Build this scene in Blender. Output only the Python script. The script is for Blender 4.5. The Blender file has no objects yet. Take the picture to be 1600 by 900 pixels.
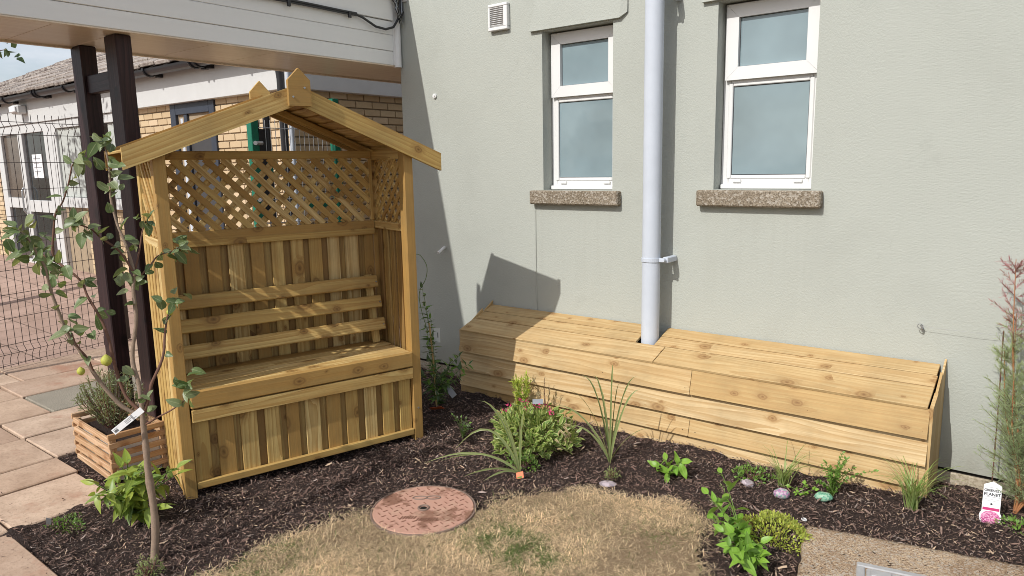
import bpy, math, random
import numpy as np
from mathutils import Vector, Matrix, noise as mnoise
random.seed(7); rng = np.random.default_rng(7)
S = bpy.context.scene; COL = S.collection; R = math.radians

# ------------------------------------------------------------------ camera
yaw, pit, rol = R(-38.148), R(9.659), R(1.062)
fw = Vector((math.sin(yaw)*math.cos(pit), math.cos(yaw)*math.cos(pit), -math.sin(pit)))
rt = Vector((math.cos(yaw), -math.sin(yaw), 0)); dn = fw.cross(rt)
r2 = rt*math.cos(rol)+dn*math.sin(rol); d2 = -rt*math.sin(rol)+dn*math.cos(rol)
cam = bpy.data.cameras.new('camera'); camo = bpy.data.objects.new('camera', cam); COL.objects.link(camo)
cam.sensor_width = 36; cam.lens = 36*1122.47/1600; cam.clip_start = .05; cam.clip_end = 2000
Mx = Matrix((r2, -d2, -fw)).transposed().to_4x4(); Mx.translation = (0, -4.085, 1.6); camo.matrix_world = Mx
S.camera = camo
# ------------------------------------------------------------------ sun, sky, exposure
SUN = Vector((.14, 1.0, -.86)).normalized()
sl = bpy.data.lights.new('sun', 'SUN'); sl.energy = 3.3; sl.angle = R(.55); sl.color = (1, .97, .925)
so = bpy.data.objects.new('sun', sl); COL.objects.link(so); so.rotation_euler = SUN.to_track_quat('-Z', 'Y').to_euler(); so.location = (-2, -8, 8)
W = bpy.data.worlds.new('World'); S.world = W; W.use_nodes = True
wn, wl = W.node_tree.nodes, W.node_tree.links
bg = wn['Background']; sky = wn.new('ShaderNodeTexSky'); sky.sky_type = 'NISHITA'; sky.sun_disc = False
sky.sun_elevation = math.asin(-SUN.z); sky.sun_rotation = math.atan2(-SUN.x, -SUN.y)
sky.air_density = 1.0; sky.dust_density = 2.0; sky.ozone_density = 1.0
ctc = wn.new('ShaderNodeTexCoord'); cmp_ = wn.new('ShaderNodeMapping'); cmp_.inputs['Scale'].default_value = (1.6, 1.6, 4.5)
cn = wn.new('ShaderNodeTexNoise'); cn.inputs['Scale'].default_value = 2.2; cn.inputs['Detail'].default_value = 6; cn.inputs['Roughness'].default_value = .62
cr = wn.new('ShaderNodeValToRGB'); cr.color_ramp.elements[0].position = .30; cr.color_ramp.elements[1].position = .72
cm = wn.new('ShaderNodeMixRGB'); cm.inputs[2].default_value = (6.4, 6.5, 6.9, 1)
cf = wn.new('ShaderNodeMath'); cf.operation = 'MULTIPLY'; cf.inputs[1].default_value = .85
wl.new(ctc.outputs['Generated'], cmp_.inputs[0]); wl.new(cmp_.outputs[0], cn.inputs[0]); wl.new(cn.outputs[0], cr.inputs[0])
wl.new(cr.outputs[0], cf.inputs[0]); wl.new(cf.outputs[0], cm.inputs[0]); wl.new(sky.outputs[0], cm.inputs[1]); wl.new(cm.outputs[0], bg.inputs[0])
bg.inputs[1].default_value = .125
S.view_settings.view_transform = 'Standard'; S.view_settings.look = 'None'; S.view_settings.gamma = 1
S.view_settings.exposure = .21
S.render.engine = 'CYCLES'; S.cycles.max_bounces = 8; S.cycles.filter_width = .9

# ------------------------------------------------------------------ materials
class NT:
    def __init__(s, name):
        s.m = bpy.data.materials.new(name); s.m.use_nodes = True; s.n = s.m.node_tree.nodes; s.l = s.m.node_tree.links
        s.b = s.n['Principled BSDF']; s.out = s.n['Material Output']
    def N(s, t, **k):
        o = s.n.new('ShaderNode'+t)
        for a, v in k.items():
            if a.startswith('i_'):
                key = a[2:]; key = int(key) if key.isdigit() else key.replace('_', ' ')
                s.I(o, key, v)
            else: setattr(o, a, v)
        return o
    def I(s, o, key, v):
        i = o.inputs[key]
        if isinstance(v, bpy.types.NodeSocket): s.l.new(v, i)
        elif hasattr(v, 'outputs'): s.l.new(v.outputs[0], i)
        else:
            if isinstance(v, (tuple, list)) and len(v) == 3 and i.type == 'RGBA': v = (*v, 1)
            i.default_value = v
    def math(s, op, a, b=None, c=None):
        o = s.N('Math', operation=op); s.I(o, 0, a)
        if b is not None: s.I(o, 1, b)
        if c is not None: s.I(o, 2, c)
        return o.outputs[0]
    def vm(s, op, a, b=None, scale=None):
        o = s.N('VectorMath', operation=op); s.I(o, 0, a)
        if b is not None: s.I(o, 1, b)
        if scale is not None: s.I(o, 'Scale', scale)
        return o.outputs['Value'] if op in ('LENGTH', 'DISTANCE') else o.outputs[0]
    def noise(s, v, sc, det=4, ro=.55, dist=0):
        o = s.N('TexNoise'); s.I(o, 'Vector', v); s.I(o, 'Scale', sc); s.I(o, 'Detail', det); s.I(o, 'Roughness', ro); s.I(o, 'Distortion', dist); return o
    def ramp(s, f, stops, interp='LINEAR'):
        o = s.N('ValToRGB'); s.I(o, 0, f); e = o.color_ramp.elements; o.color_ramp.interpolation = interp
        while len(e) < len(stops): e.new(.5)
        for k, (p, c) in enumerate(stops):
            e[k].position = p; e[k].color = (*c, 1) if not isinstance(c, (int, float)) else (c, c, c, 1)
        return o.outputs[0]
    def mix(s, f, a, b, mode='MIX'):
        o = s.N('MixRGB', blend_type=mode); s.I(o, 0, f); s.I(o, 1, a); s.I(o, 2, b); return o.outputs[0]
    def bump(s, h, st=.3, d=.01, nrm=None):
        o = s.N('Bump'); s.I(o, 'Height', h); s.I(o, 'Strength', st); s.I(o, 'Distance', d)
        if nrm is not None: s.I(o, 'Normal', nrm)
        return o.outputs[0]
    def fin(s, col=None, rough=.6, nrm=None, spec=.4, metal=0):
        if col is not None: s.I(s.b, 'Base Color', col)
        s.I(s.b, 'Roughness', rough); s.I(s.b, 'Specular IOR Level', spec); s.I(s.b, 'Metallic', metal)
        if nrm is not None: s.I(s.b, 'Normal', nrm)
        return s.m

def simple(name, c, rough=.5, spec=.4, metal=0, var=.12, sc=14, bump=0):
    t = NT(name); tc = t.N('TexCoord').outputs['Object']; n = t.noise(tc, sc, 5, .6)
    col = t.mix(n.outputs[0], tuple(x*(1-var) for x in c), tuple(min(1, x*(1+var)) for x in c))
    nb = t.bump(t.noise(tc, sc*9, 4).outputs[0], bump, .004) if bump else None
    return t.fin(col, rough, nb, spec, metal)

def wood(name, tones, late, knot, ringw=.016, rough=.62, fibre=.8, dirt=.0, kn=6.0, rs=.8, kp=.32):
    """tones: board base colours picked by the object's random number; grain runs along object X"""
    t = NT(name); P0 = t.N('TexCoord').outputs['Object']; rnd = t.N('ObjectInfo').outputs['Random']
    off = t.N('CombineXYZ', i_0=t.math('MULTIPLY', rnd, 91.7), i_1=t.math('MULTIPLY', rnd, 37.3), i_2=t.math('MULTIPLY', rnd, 17.9))
    P = t.vm('ADD', P0, off)
    mp = t.N('Mapping'); t.I(mp, 0, P); mp.inputs['Scale'].default_value = (.9, 6, 6)
    wander = t.noise(mp.outputs[0], 1.0, 2)
    wv = t.vm('SCALE', t.vm('SUBTRACT', wander.outputs['Color'], (.5, .5, .5)), scale=.10)
    sp0 = t.N('SeparateXYZ'); t.I(sp0, 0, P)
    kv = t.N('CombineXYZ', i_0=t.math('MULTIPLY', sp0.outputs[0], kn), i_1=t.math('MULTIPLY', t.math('ADD', sp0.outputs[1], sp0.outputs[2]), 9.0))
    kw = t.noise(P, 26, 3, .6); kv = t.N('VectorMath', operation='ADD', i_0=kv.outputs[0], i_1=t.vm('SCALE', t.vm('SUBTRACT', kw.outputs['Color'], (.5,.5,.5)), scale=.16))
    vor = t.N('TexVoronoi', voronoi_dimensions='2D'); t.I(vor, 'Vector', kv.outputs[0]); t.I(vor, 'Scale', 1.0); t.I(vor, 'Randomness', 1.0)
    vs_ = t.N('SeparateColor'); t.I(vs_, 0, vor.outputs['Color'])
    kd = t.math('ADD', t.math('DIVIDE', vor.outputs['Distance'], t.math('MULTIPLY_ADD', t.math('POWER', vs_.outputs[1], 2.0), 1.0, .28)), t.math('MULTIPLY', t.math('LESS_THAN', vs_.outputs[0], 1-kp), 5.0))
    near = t.math('POWER', t.math('MAXIMUM', t.math('SUBTRACT', 1.0, t.math('MULTIPLY', kd, 2.3)), 0.0), 2.0)
    sx = t.N('SeparateXYZ'); t.I(sx, 0, t.vm('ADD', P0, wv))
    y = t.math('ADD', sx.outputs[1], t.math('MULTIPLY', t.math('SUBTRACT', rnd, .5), .12)); z = t.math('ADD', sx.outputs[2], t.math('MULTIPLY_ADD', rnd, .05, .015))
    r = t.math('SQRT', t.math('ADD', t.math('MULTIPLY', y, y), t.math('MULTIPLY', z, z)))
    r = t.math('ADD', r, t.math('MULTIPLY', near, .045))
    ring = t.math('FRACT', t.math('DIVIDE', r, ringw))
    ring = t.math('POWER', ring, 1.7)
    fm = t.N('Mapping'); t.I(fm, 0, P); fm.inputs['Scale'].default_value = (4, 170, 170)
    fib = t.noise(fm.outputs[0], 1.0, 3, .6)
    bm = t.N('Mapping'); t.I(bm, 0, P); bm.inputs['Scale'].default_value = (1.2, 9, 9)
    blot = t.noise(bm.outputs[0], 1.5, 4, .6)
    sm = t.N('Mapping'); t.I(sm, 0, t.vm('ADD', P, t.vm('SCALE', wv, scale=.25))); sm.inputs['Scale'].default_value = (1.6, 55, 55)
    streak = t.ramp(t.noise(sm.outputs[0], 1.0, 4, .65).outputs[0], [(.44, 0.0), (.66, .75)])
    n = len(tones); base = t.ramp(t.math('FRACT', t.math('MULTIPLY', rnd, 7.13)), [((i+.0)/n, c) for i, c in enumerate(tones)], 'CONSTANT')
    base = t.mix(t.math('MULTIPLY', blot.outputs[0], .55), base, t.mix(.5, base, late), 'MIX')
    col = t.mix(t.math('MULTIPLY', ring, rs), base, late)
    col = t.mix(t.math('MULTIPLY', t.math('SUBTRACT', fib.outputs[0], .35), fibre), col, t.mix(1, col, (.45, .38, .3), 'MULTIPLY'))
    col = t.mix(streak, col, late)
    halo = t.ramp(kd, [(.12, .8), (.5, 0.0)])
    col = t.mix(halo, col, t.mix(.18, late, knot))
    kr = t.ramp(kd, [(.0, .95), (.05, .6), (.13, .62), (.165, .75), (.24, 0.0)])
    col = t.mix(kr, col, t.mix(t.ramp(kd, [(.05, .2), (.11, .75), (.18, .35)]), knot, late))
    if dirt:
        gn = t.noise(P0, 3.0, 5, .65); col = t.mix(t.math('MULTIPLY', t.ramp(gn.outputs[0], [(.45, 0.0), (.75, 1.0)]), dirt), col, (.10, .085, .05))
    nb = t.bump(t.math('ADD', t.math('MULTIPLY', fib.outputs[0], .8), t.math('MULTIPLY', ring, .4)), .35, .002)
    return t.fin(col, rough, nb, .3)

M = {}
M['arbour'] = wood('treated_softwood', [(.74,.55,.215), (.62,.44,.15), (.78,.60,.27), (.38,.235,.075), (.71,.52,.205), (.56,.39,.135), (.80,.63,.31), (.44,.275,.09)], (.42,.24,.07), (.07,.026,.010), .019, dirt=.3, kp=.42)
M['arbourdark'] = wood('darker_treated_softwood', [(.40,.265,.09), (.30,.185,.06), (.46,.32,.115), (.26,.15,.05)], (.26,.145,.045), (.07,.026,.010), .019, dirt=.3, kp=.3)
M['larch'] = wood('pale_featheredge_softwood', [(.59,.44,.225), (.67,.52,.30), (.45,.30,.12), (.64,.48,.255), (.52,.365,.165), (.61,.455,.235)], (.44,.275,.115), (.15,.06,.02), .021, .68, dirt=.28, kp=.42, rs=.75)
M['crate'] = wood('pine_crate_wood', [(.66,.47,.30), (.72,.53,.35), (.58,.40,.24)], (.38,.2,.09), (.2,.09,.04), .014)
M['dark'] = wood('dark_stained_timber', [(.05,.024,.025), (.06,.027,.026)], (.016,.008,.009), (.006,.004,.004), .02, .5)
M['soffit'] = wood('varnished_ply', [(.74,.62,.48), (.82,.71,.57), (.77,.65,.51)], (.64,.51,.38), (.22,.13,.07), .03, .35, kp=.0, rs=.25, fibre=.3)

def wall_mat():
    t = NT('sage_green_render'); P = t.N('TexCoord').outputs['Object']
    big = t.noise(P, .9, 5, .6); mid = t.noise(P, 6, 4)
    col = t.mix(big.outputs[0], (.385,.402,.362), (.438,.456,.412))
    col = t.mix(t.math('MULTIPLY', mid.outputs[0], .35), col, (.366,.381,.345))
    sp = t.N('TexVoronoi'); t.I(sp, 'Vector', P); t.I(sp, 'Scale', 7.0)
    spot = t.ramp(sp.outputs['Distance'], [(.022, 1.0), (.034, 0.0)])
    pick = t.ramp(t.noise(P, 2.3, 2).outputs[0], [(.55, 0.0), (.62, 1.0)])
    col = t.mix(t.math('MULTIPLY', spot, t.math('MULTIPLY', pick, .6)), col, (.12,.115,.09))
    # grime splashed up near the ground
    z = t.N('SeparateXYZ'); t.I(z, 0, P)
    g = t.math('MULTIPLY', t.ramp(z.outputs[2], [(.0, 1.0), (.28, 0.0)]), t.noise(P, 9, 5, .7).outputs[0])
    col = t.mix(g, col, (.25,.235,.18))
    n1 = t.noise(P, 210, 3, .7); n2 = t.noise(P, 85, 3, .55)
    # run marks below the two sills
    sm = t.N('Mapping'); t.I(sm, 0, P); sm.inputs['Scale'].default_value = (22, 1, .8)
    run = t.ramp(t.noise(sm.outputs[0], 1.0, 4, .6).outputs[0], [(.48, 0.0), (.68, 1.0)])
    zz = t.math('MULTIPLY', t.ramp(z.outputs[2], [(.62, 0.0), (1.33, 1.0)]), t.math('LESS_THAN', z.outputs[2], 1.345))
    xx = t.math('ADD', t.math('LESS_THAN', t.math('ABSOLUTE', t.math('ADD', z.outputs[0], 2.65)), .35), t.math('LESS_THAN', t.math('ABSOLUTE', t.math('ADD', z.outputs[0], 1.415)), .36))
    col = t.mix(t.math('MULTIPLY', t.math('MULTIPLY', run, zz), t.math('MULTIPLY', xx, .07)), col, (.22,.21,.17))
    pt = t.ramp(t.noise(t.vm('ADD', P, (5, 2, 9)), 1.7, 5, .7).outputs[0], [(.5, 0.0), (.72, .35)]); col = t.mix(pt, col, (.34,.352,.315))
    cv = t.N('TexVoronoi', feature='DISTANCE_TO_EDGE'); t.I(cv, 'Vector', t.vm('ADD', P, t.vm('SCALE', t.noise(P, 3, 4).outputs['Color'], scale=.5))); t.I(cv, 'Scale', .8)
    ck = t.math('MULTIPLY', t.ramp(cv.outputs['Distance'], [(.0, 1.0), (.006, 0.0)]), t.ramp(t.noise(P, 1.1, 2).outputs[0], [(.56, 0.0), (.62, .12)]))
    col = t.mix(ck, col, (.17,.17,.145))
    h = t.math('ADD', t.math('MULTIPLY', n1.outputs[0], .6), t.math('MULTIPLY', n2.outputs[0], .9))
    return t.fin(col, .85, t.bump(h, .5, .006), .15)
M['wall'] = wall_mat()
M['white'] = simple('white_plastic', (.70,.70,.69), .35, .4, var=.05, sc=4)
def boards_mat():
    t = NT('white_painted_cladding'); P = t.N('TexCoord').outputs['Object']
    mp = t.N('Mapping'); t.I(mp, 0, P); mp.inputs['Scale'].default_value = (.7, 9, 9)
    n = t.noise(mp.outputs[0], 2, 5, .65)
    col = t.mix(n.outputs[0], (.74,.735,.715), (.82,.815,.80))
    v = t.N('TexVoronoi'); t.I(v, 'Vector', P); t.I(v, 'Scale', 6.5)
    col = t.mix(t.math('MULTIPLY', t.ramp(v.outputs['Distance'], [(.03, 1.0), (.055, 0.0)]), .8), col, (.16,.14,.12))
    return t.fin(col, .45, t.bump(n.outputs[0], .08, .003), .35)
M['clad'] = boards_mat()
M['pipe'] = simple('pale_grey_plastic', (.51,.55,.61), .6, .3, var=.09, sc=9)
M['black'] = simple('black_plastic', (.018,.018,.021), .35, .5)
M['wire'] = simple('dark_brown_coated_wire', (.06,.046,.043), .5, .4)
M['greensteel'] = simple('green_coated_steel', (.004,.145,.085), .4, .5, var=.08)
M['galv'] = simple('galvanised_steel', (.42,.43,.44), .4, .5, .8, var=.2, sc=30)
def conc(name, a, b, c, sc=60, bump=.5, gravel=True):
    t = NT(name); P = t.N('TexCoord').outputs['Object']
    v = t.N('TexVoronoi'); t.I(v, 'Vector', P); t.I(v, 'Scale', sc)
    n = t.noise(P, 3.2, 7, .7)
    col = t.mix(t.ramp(n.outputs[0], [(.36, 0.0), (.62, 1.0)]), a, b)
    f = t.ramp(t.noise(P, sc*1.3, 3, .7).outputs[0], [(.42, 0.0), (.62, 1.0)])
    col = t.mix(f, col, c)
    if gravel:
        gs = t.N('SeparateColor'); t.I(gs, 0, v.outputs['Color'])
        col = t.mix(t.ramp(gs.outputs[0], [(.6, 0.0), (.9, .6)]), col, (.46,.42,.36))
    h = t.math('ADD', v.outputs['Distance'], t.math('MULTIPLY', t.noise(P, sc*2, 3).outputs[0], .7))
    return t.fin(col, .9, t.bump(h, bump, .006), .15)
M['sill'] = conc('exposed_aggregate_concrete', (.25,.205,.15), (.32,.27,.205), (.13,.105,.075), 95, .55)
M['slab'] = conc('weathered_concrete', (.25,.17,.105), (.52,.40,.27), (.19,.115,.07), 130, .7)
M['plinth'] = conc('plinth_concrete', (.42,.36,.27), (.48,.42,.33), (.3,.25,.18), 50, .3, False)
def slabmat():
    t = NT('buff_paving_stone'); P0 = t.N('TexCoord').outputs['Object']; rnd = t.N('ObjectInfo').outputs['Random']
    off = t.N('CombineXYZ', i_0=t.math('MULTIPLY', rnd, 53.0), i_1=t.math('MULTIPLY', rnd, 29.0)); P = t.vm('ADD', P0, off)
    base = t.ramp(t.math('FRACT', t.math('MULTIPLY', rnd, 5.7)), [(0, (.52,.38,.275)), (.25, (.44,.31,.225)), (.5, (.57,.43,.32)), (.75, (.48,.35,.26))], 'CONSTANT')
    n = t.noise(P, 4, 6, .7); col = t.mix(t.ramp(n.outputs[0], [(.38, 0.0), (.72, .8)]), base, (.31,.205,.14)); col = t.mix(t.ramp(t.noise(P, 1.6, 5, .7).outputs[0], [(.58, 0.0), (.68, .7)]), col, (.34,.17,.11))
    n2 = t.noise(P, 55, 4, .7); col = t.mix(t.ramp(n2.outputs[0], [(.5, 0.0), (.75, .55)]), col, (.19,.13,.09))
    return t.fin(col, .88, t.bump(n2.outputs[0], .4, .004), .2)
M['paving'] = slabmat()
M['greystone'] = conc('weathered_grey_paving', (.30,.27,.215), (.37,.33,.265), (.19,.17,.135), 130, .35, False)
def farpave():
    t = NT('pink_block_paving'); P = t.N('TexCoord').outputs['Object']
    b = t.N('TexBrick'); t.I(b, 'Vector', P); t.I(b, 'Scale', 1.0); b.inputs['Brick Width'].default_value = .45; b.inputs['Row Height'].default_value = .45
    b.inputs['Mortar Size'].default_value = .008; t.I(b, 'Color1', (.44,.31,.25)); t.I(b, 'Color2', (.36,.25,.20)); t.I(b, 'Mortar', (.16,.115,.09))
    n = t.noise(P, 3, 6, .65); col = t.mix(t.ramp(n.outputs[0], [(.4, 0.0), (.8, .8)]), b.outputs[0], (.25,.17,.13))
    return t.fin(col, .9, t.bump(t.noise(P, 60, 3).outputs[0], .3, .004), .15)
M['farpave'] = farpave()
def soil(name, a, b, c):
    t = NT(name); P = t.N('TexCoord').outputs['Object']
    n = t.noise(P, 5, 6, .7); n2 = t.noise(P, 90, 5, .75); mp = t.noise(P, 240, 3, .6)
    col = t.mix(n.outputs[0], a, b); col = t.mix(t.ramp(n2.outputs[0], [(.45, 0.0), (.7, .8)]), col, c)
    return t.fin(col, .95, t.bump(t.math('ADD', n2.outputs[0], mp.outputs[0]), .9, .02), .1)
M['mulchbase'] = soil('dark_mulch_soil', (.055,.039,.034), (.085,.062,.054), (.03,.021,.018))
M['lawnsoil'] = soil('dry_lawn_soil', (.36,.255,.155), (.45,.33,.21), (.22,.145,.085))
M['earth'] = soil('bare_ground', (.20,.15,.10), (.26,.2,.14), (.15,.11,.07))
def vcol(name, rough=.8, spec=.2, trans=0.0):
    t = NT(name); a = t.N('VertexColor'); a.layer_name = 'Col'
    m = t.fin(a.outputs[0], rough, None, spec)
    if trans:
        tr = t.N('BsdfTranslucent'); t.I(tr, 0, a.outputs[0]); mx = t.N('MixShader'); t.I(mx, 0, trans)
        t.l.new(t.b.outputs[0], mx.inputs[1]); t.l.new(tr.outputs[0], mx.inputs[2]); t.l.new(mx.outputs[0], t.out.inputs[0])
    return m
M['chips'] = vcol('bark_chips', .85, .25); M['straw'] = vcol('dry_grass_blades', .7, .25, .25)
def brickm(name, cols):
    t = NT(name); P = t.N('TexCoord').outputs['Object']; rnd = t.N('ObjectInfo').outputs['Random']
    g = t.N('NewGeometry').outputs['Random Per Island']
    f = t.math('FRACT', t.math('ADD', t.math('MULTIPLY', rnd, 9.1), g))
    col = t.ramp(f, [(i/len(cols), c) for i, c in enumerate(cols)], 'CONSTANT')
    n = t.noise(P, 30, 5, .7); col = t.mix(t.math('MULTIPLY', n.outputs[0], .4), col, (.40,.29,.18))
    return t.fin(col, .9, t.bump(n.outputs[0], .4, .004), .15)
M['brick'] = brickm('buff_brick', [(.60,.47,.30), (.56,.43,.27), (.64,.50,.335), (.53,.40,.245)])
M['mortar'] = simple('mortar', (.33,.26,.18), .95, .1, var=.2, sc=40, bump=.3)
def tilemat():
    t = NT('brown_roof_tile'); P = t.N('TexCoord').outputs['Object']; rnd = t.N('ObjectInfo').outputs['Random']
    base = t.ramp(rnd, [(0, (.20,.16,.14)), (.35, (.29,.24,.215)), (.7, (.13,.10,.09))], 'CONSTANT')
    n = t.noise(P, 24, 6, .75); col = t.mix(t.ramp(n.outputs[0], [(.42, 0.0), (.62, .9)]), base, (.46,.42,.37))
    return t.fin(col, .9, t.bump(n.outputs[0], .6, .01), .15)
M['tile'] = tilemat()
def glassm(name, c, rough=.08, spec=.6):
    t = NT(name); P = t.N('TexCoord').outputs['Object']; n = t.noise(P, 2.2, 3)
    return t.fin(t.mix(t.ramp(n.outputs[0], [(.3, 0.0), (.7, 1.0)]), tuple(x*.82 for x in c), tuple(x*1.12 for x in c)), rough, t.bump(t.noise(P, 5, 2).outputs[0], .15, .01), spec)
M['glass'] = glassm('obscured_window_glass', (.215,.285,.31)); M['darkglass'] = glassm('dark_glass', (.02,.024,.026), .05, .7)
M['gasket'] = simple('grey_window_gasket', (.05,.052,.055), .6)
M['blind'] = simple('pale_fabric_blind', (.47,.49,.46), .8, .2, var=.1)
M['bluegrey'] = simple('dark_blue_grey_frame', (.035,.042,.06), .4)
M['greypanel'] = simple('grey_door_panel', (.05,.048,.05), .5)
M['paper'] = simple('white_card', (.78,.78,.78), .6, .3, var=.03)
M['ink'] = simple('black_print', (.025,.025,.028), .6); M['greyink'] = simple('grey_print', (.33,.33,.34), .6)
M['pink'] = simple('pink_print', (.52,.035,.16), .6, var=.3, sc=120); 
def flecks(name, cols, sc):
    t = NT(name); P = t.N('TexCoord').outputs['Object']; v = t.N('TexVoronoi'); t.I(v, 'Vector', P); t.I(v, 'Scale', sc)
    gs = t.N('SeparateColor'); t.I(gs, 0, v.outputs['Color'])
    return t.fin(t.ramp(gs.outputs[0], [(i/len(cols), c) for i, c in enumerate(cols)], 'CONSTANT'), .55)
M['pinkflower'] = flecks('pink_flower_print', [(.62,.16,.34), (.75,.42,.55), (.42,.06,.2), (.68,.3,.45)], 260)
M['paintstone'] = flecks('pink_and_mint_painted_stone', [(.36,.18,.30), (.20,.34,.30), (.46,.38,.42), (.25,.17,.28), (.48,.33,.42), (.3,.33,.3)], 130)
M['mintstone'] = flecks('mint_painted_stone', [(.13,.33,.22), (.22,.42,.29), (.08,.22,.15), (.30,.45,.33)], 120)
M['greystonepaint'] = flecks('grey_pink_painted_stone', [(.36,.31,.33), (.46,.39,.42), (.26,.22,.24)], 80)
M['orange'] = simple('orange_print', (.62,.13,.035), .5, var=.3, sc=60)
M['coir'] = simple('brown_coir', (.27,.165,.095), .95, .1, var=.4, sc=70, bump=.8)
def ironm():
    t = NT('rusty_red_painted_iron'); P = t.N('TexCoord').outputs['Object']
    n = t.noise(P, 5.5, 6, .65); n2 = t.noise(P, 26, 6, .7)
    col = t.mix(n2.outputs[0], (.42,.22,.16), (.50,.31,.235))
    col = t.mix(t.ramp(n.outputs[0], [(.52, 0.0), (.58, .8)]), col, (.17,.08,.048))
    col = t.mix(t.ramp(t.noise(t.vm('ADD', P, (3, 7, 1)), 6, 6, .7).outputs[0], [(.55, 0.0), (.72, .8)]), col, (.46,.31,.22))
    return t.fin(col, .75, t.bump(n2.outputs[0], .35, .004), .3)
M['iron'] = ironm(); M['ironedge'] = simple('worn_iron', (.20,.14,.11), .6, .4, var=.3, sc=40)
M['ironmark'] = simple('rust_brown_raised_tread', (.22,.105,.068), .75)
M['covermetal'] = simple('dusty_grey_metal', (.36,.36,.36), .6, .4, .15, var=.25, sc=30, bump=.2)
M['darkgap'] = simple('dark_joint', (.02,.018,.016), .95, .1)
M['bark'] = simple('grey_brown_bark', (.28,.205,.15), .85, .2, var=.35, sc=45, bump=.6)
M['twig'] = simple('brown_twig', (.16,.085,.06), .8, .2, var=.3, sc=50); M['orangestem'] = simple('orange_brown_stem', (.38,.17,.075), .7, .2, var=.3, sc=40)
M['greenstem'] = simple('green_stem', (.13,.2,.05), .7, .2, var=.2, sc=30); M['cane'] = simple('bamboo_cane', (.42,.29,.13), .6, .3, var=.2, sc=30)
M['quince'] = simple('yellow_green_fruit', (.42,.42,.07), .55, .4, var=.25, sc=25, bump=.3)
M['petal'] = simple('pink_petal', (.55,.06,.16), .6, .3, var=.3, sc=40)
def leafm(name, cols, edge=None, edge_w=.55, vein=None, rough=.42, trans=.28, spec=.45):
    t = NT(name); uv = t.N('UVMap'); uv.uv_map = 'UVMap'; s = t.N('SeparateXYZ'); t.I(s, 0, uv.outputs[0])
    rnd = t.N('ObjectInfo').outputs['Random']; g = t.N('NewGeometry').outputs['Random Per Island']
    f = t.math('FRACT', t.math('ADD', t.math('MULTIPLY', rnd, 5.3), g))
    col = t.ramp(f, [(i/max(1, len(cols)-1), c) for i, c in enumerate(cols)])
    v = t.math('ABSOLUTE', t.math('MULTIPLY_ADD', s.outputs[1], 2.0, -1.0))
    if edge:
        wob = t.noise(t.N('CombineXYZ', i_0=t.math('MULTIPLY', s.outputs[0], 4), i_1=t.math('MULTIPLY', f, 33)).outputs[0], 2.0, 2)
        ef = t.ramp(t.math('ADD', v, t.math('MULTIPLY', t.math('SUBTRACT', wob.outputs[0], .5), .5)), [(edge_w-.1, 0.0), (edge_w+.05, 1.0)])
        col = t.mix(ef, col, edge)
    if vein: col = t.mix(t.ramp(v, [(.03, .8), (.12, 0.0)]), col, vein)
    bf = t.N('NewGeometry').outputs['Backfacing']; col = t.mix(t.math('MULTIPLY', bf, .6), col, t.mix(.45, t.mix(1, col, (1.7,1.6,1.7), 'MULTIPLY'), (.26,.29,.2)))
    t.fin(col, rough, None, spec)
    tr = t.N('BsdfTranslucent'); t.I(tr, 0, t.mix(1, col, (1.3, 1.25, .6), 'MULTIPLY')); mx = t.N('MixShader'); t.I(mx, 0, trans)
    t.l.new(t.b.outputs[0], mx.inputs[1]); t.l.new(tr.outputs[0], mx.inputs[2]); t.l.new(mx.outputs[0], t.out.inputs[0])
    return t.m
L = {}
L['quince'] = leafm('quince_leaf', [(.10,.155,.055), (.15,.21,.075), (.11,.15,.07), (.24,.28,.14), (.13,.18,.075)], vein=(.32,.37,.2))
L['choisya'] = leafm('yellow_edged_leaf', [(.14,.24,.035), (.24,.33,.045), (.36,.42,.07), (.09,.17,.03), (.30,.36,.05)], vein=(.3,.4,.1))
L['pieris'] = leafm('cream_edged_leaf', [(.12,.20,.045), (.17,.27,.055), (.25,.33,.07)], (.50,.53,.20), .70)
L['green'] = leafm('mid_green_leaf', [(.10,.21,.03), (.16,.29,.045), (.12,.24,.035)], vein=(.2,.3,.08))
L['bright'] = leafm('bright_green_leaf', [(.16,.33,.035), (.22,.40,.05), (.19,.35,.04)], vein=(.3,.45,.1))
L['dark'] = leafm('dark_green_leaf', [(.055,.105,.03), (.08,.14,.04), (.045,.085,.025)], vein=(.12,.17,.06))
L['varieg'] = leafm('white_edged_leaf', [(.06,.12,.035), (.08,.15,.045)], (.42,.44,.30), .6)
L['sedum'] = leafm('yellow_green_stonecrop_leaf', [(.34,.42,.06), (.46,.52,.09), (.26,.34,.05), (.52,.48,.10)], rough=.5)
L['rosemary'] = leafm('grey_green_needle', [(.17,.22,.10), (.23,.28,.14), (.28,.30,.18)], rough=.6)
L['strap'] = leafm('strap_leaf', [(.12,.17,.04), (.16,.22,.055), (.10,.14,.035)], (.30,.30,.11), .75, rough=.4)
L['fescue'] = leafm('fine_grass_blade', [(.16,.26,.06), (.23,.33,.08), (.34,.38,.14)], rough=.5)
L['dill'] = leafm('yellow_green_feathery_leaf', [(.36,.46,.05), (.46,.54,.07), (.28,.38,.04)], rough=.55)
L['tamarisk'] = leafm('grey_green_feathery_leaf', [(.30,.39,.20), (.38,.45,.25), (.25,.33,.16)], rough=.6)
L['tamred'] = leafm('dusky_pink_feathery_tip', [(.36,.15,.19), (.42,.2,.23), (.3,.17,.15)], rough=.6)
L['thyme'] = leafm('pale_thyme_leaf', [(.20,.25,.08), (.28,.32,.13), (.16,.2,.06)], rough=.6)
L['treefar'] = leafm('tree_leaf', [(.05,.09,.03), (.07,.12,.035)])
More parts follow.
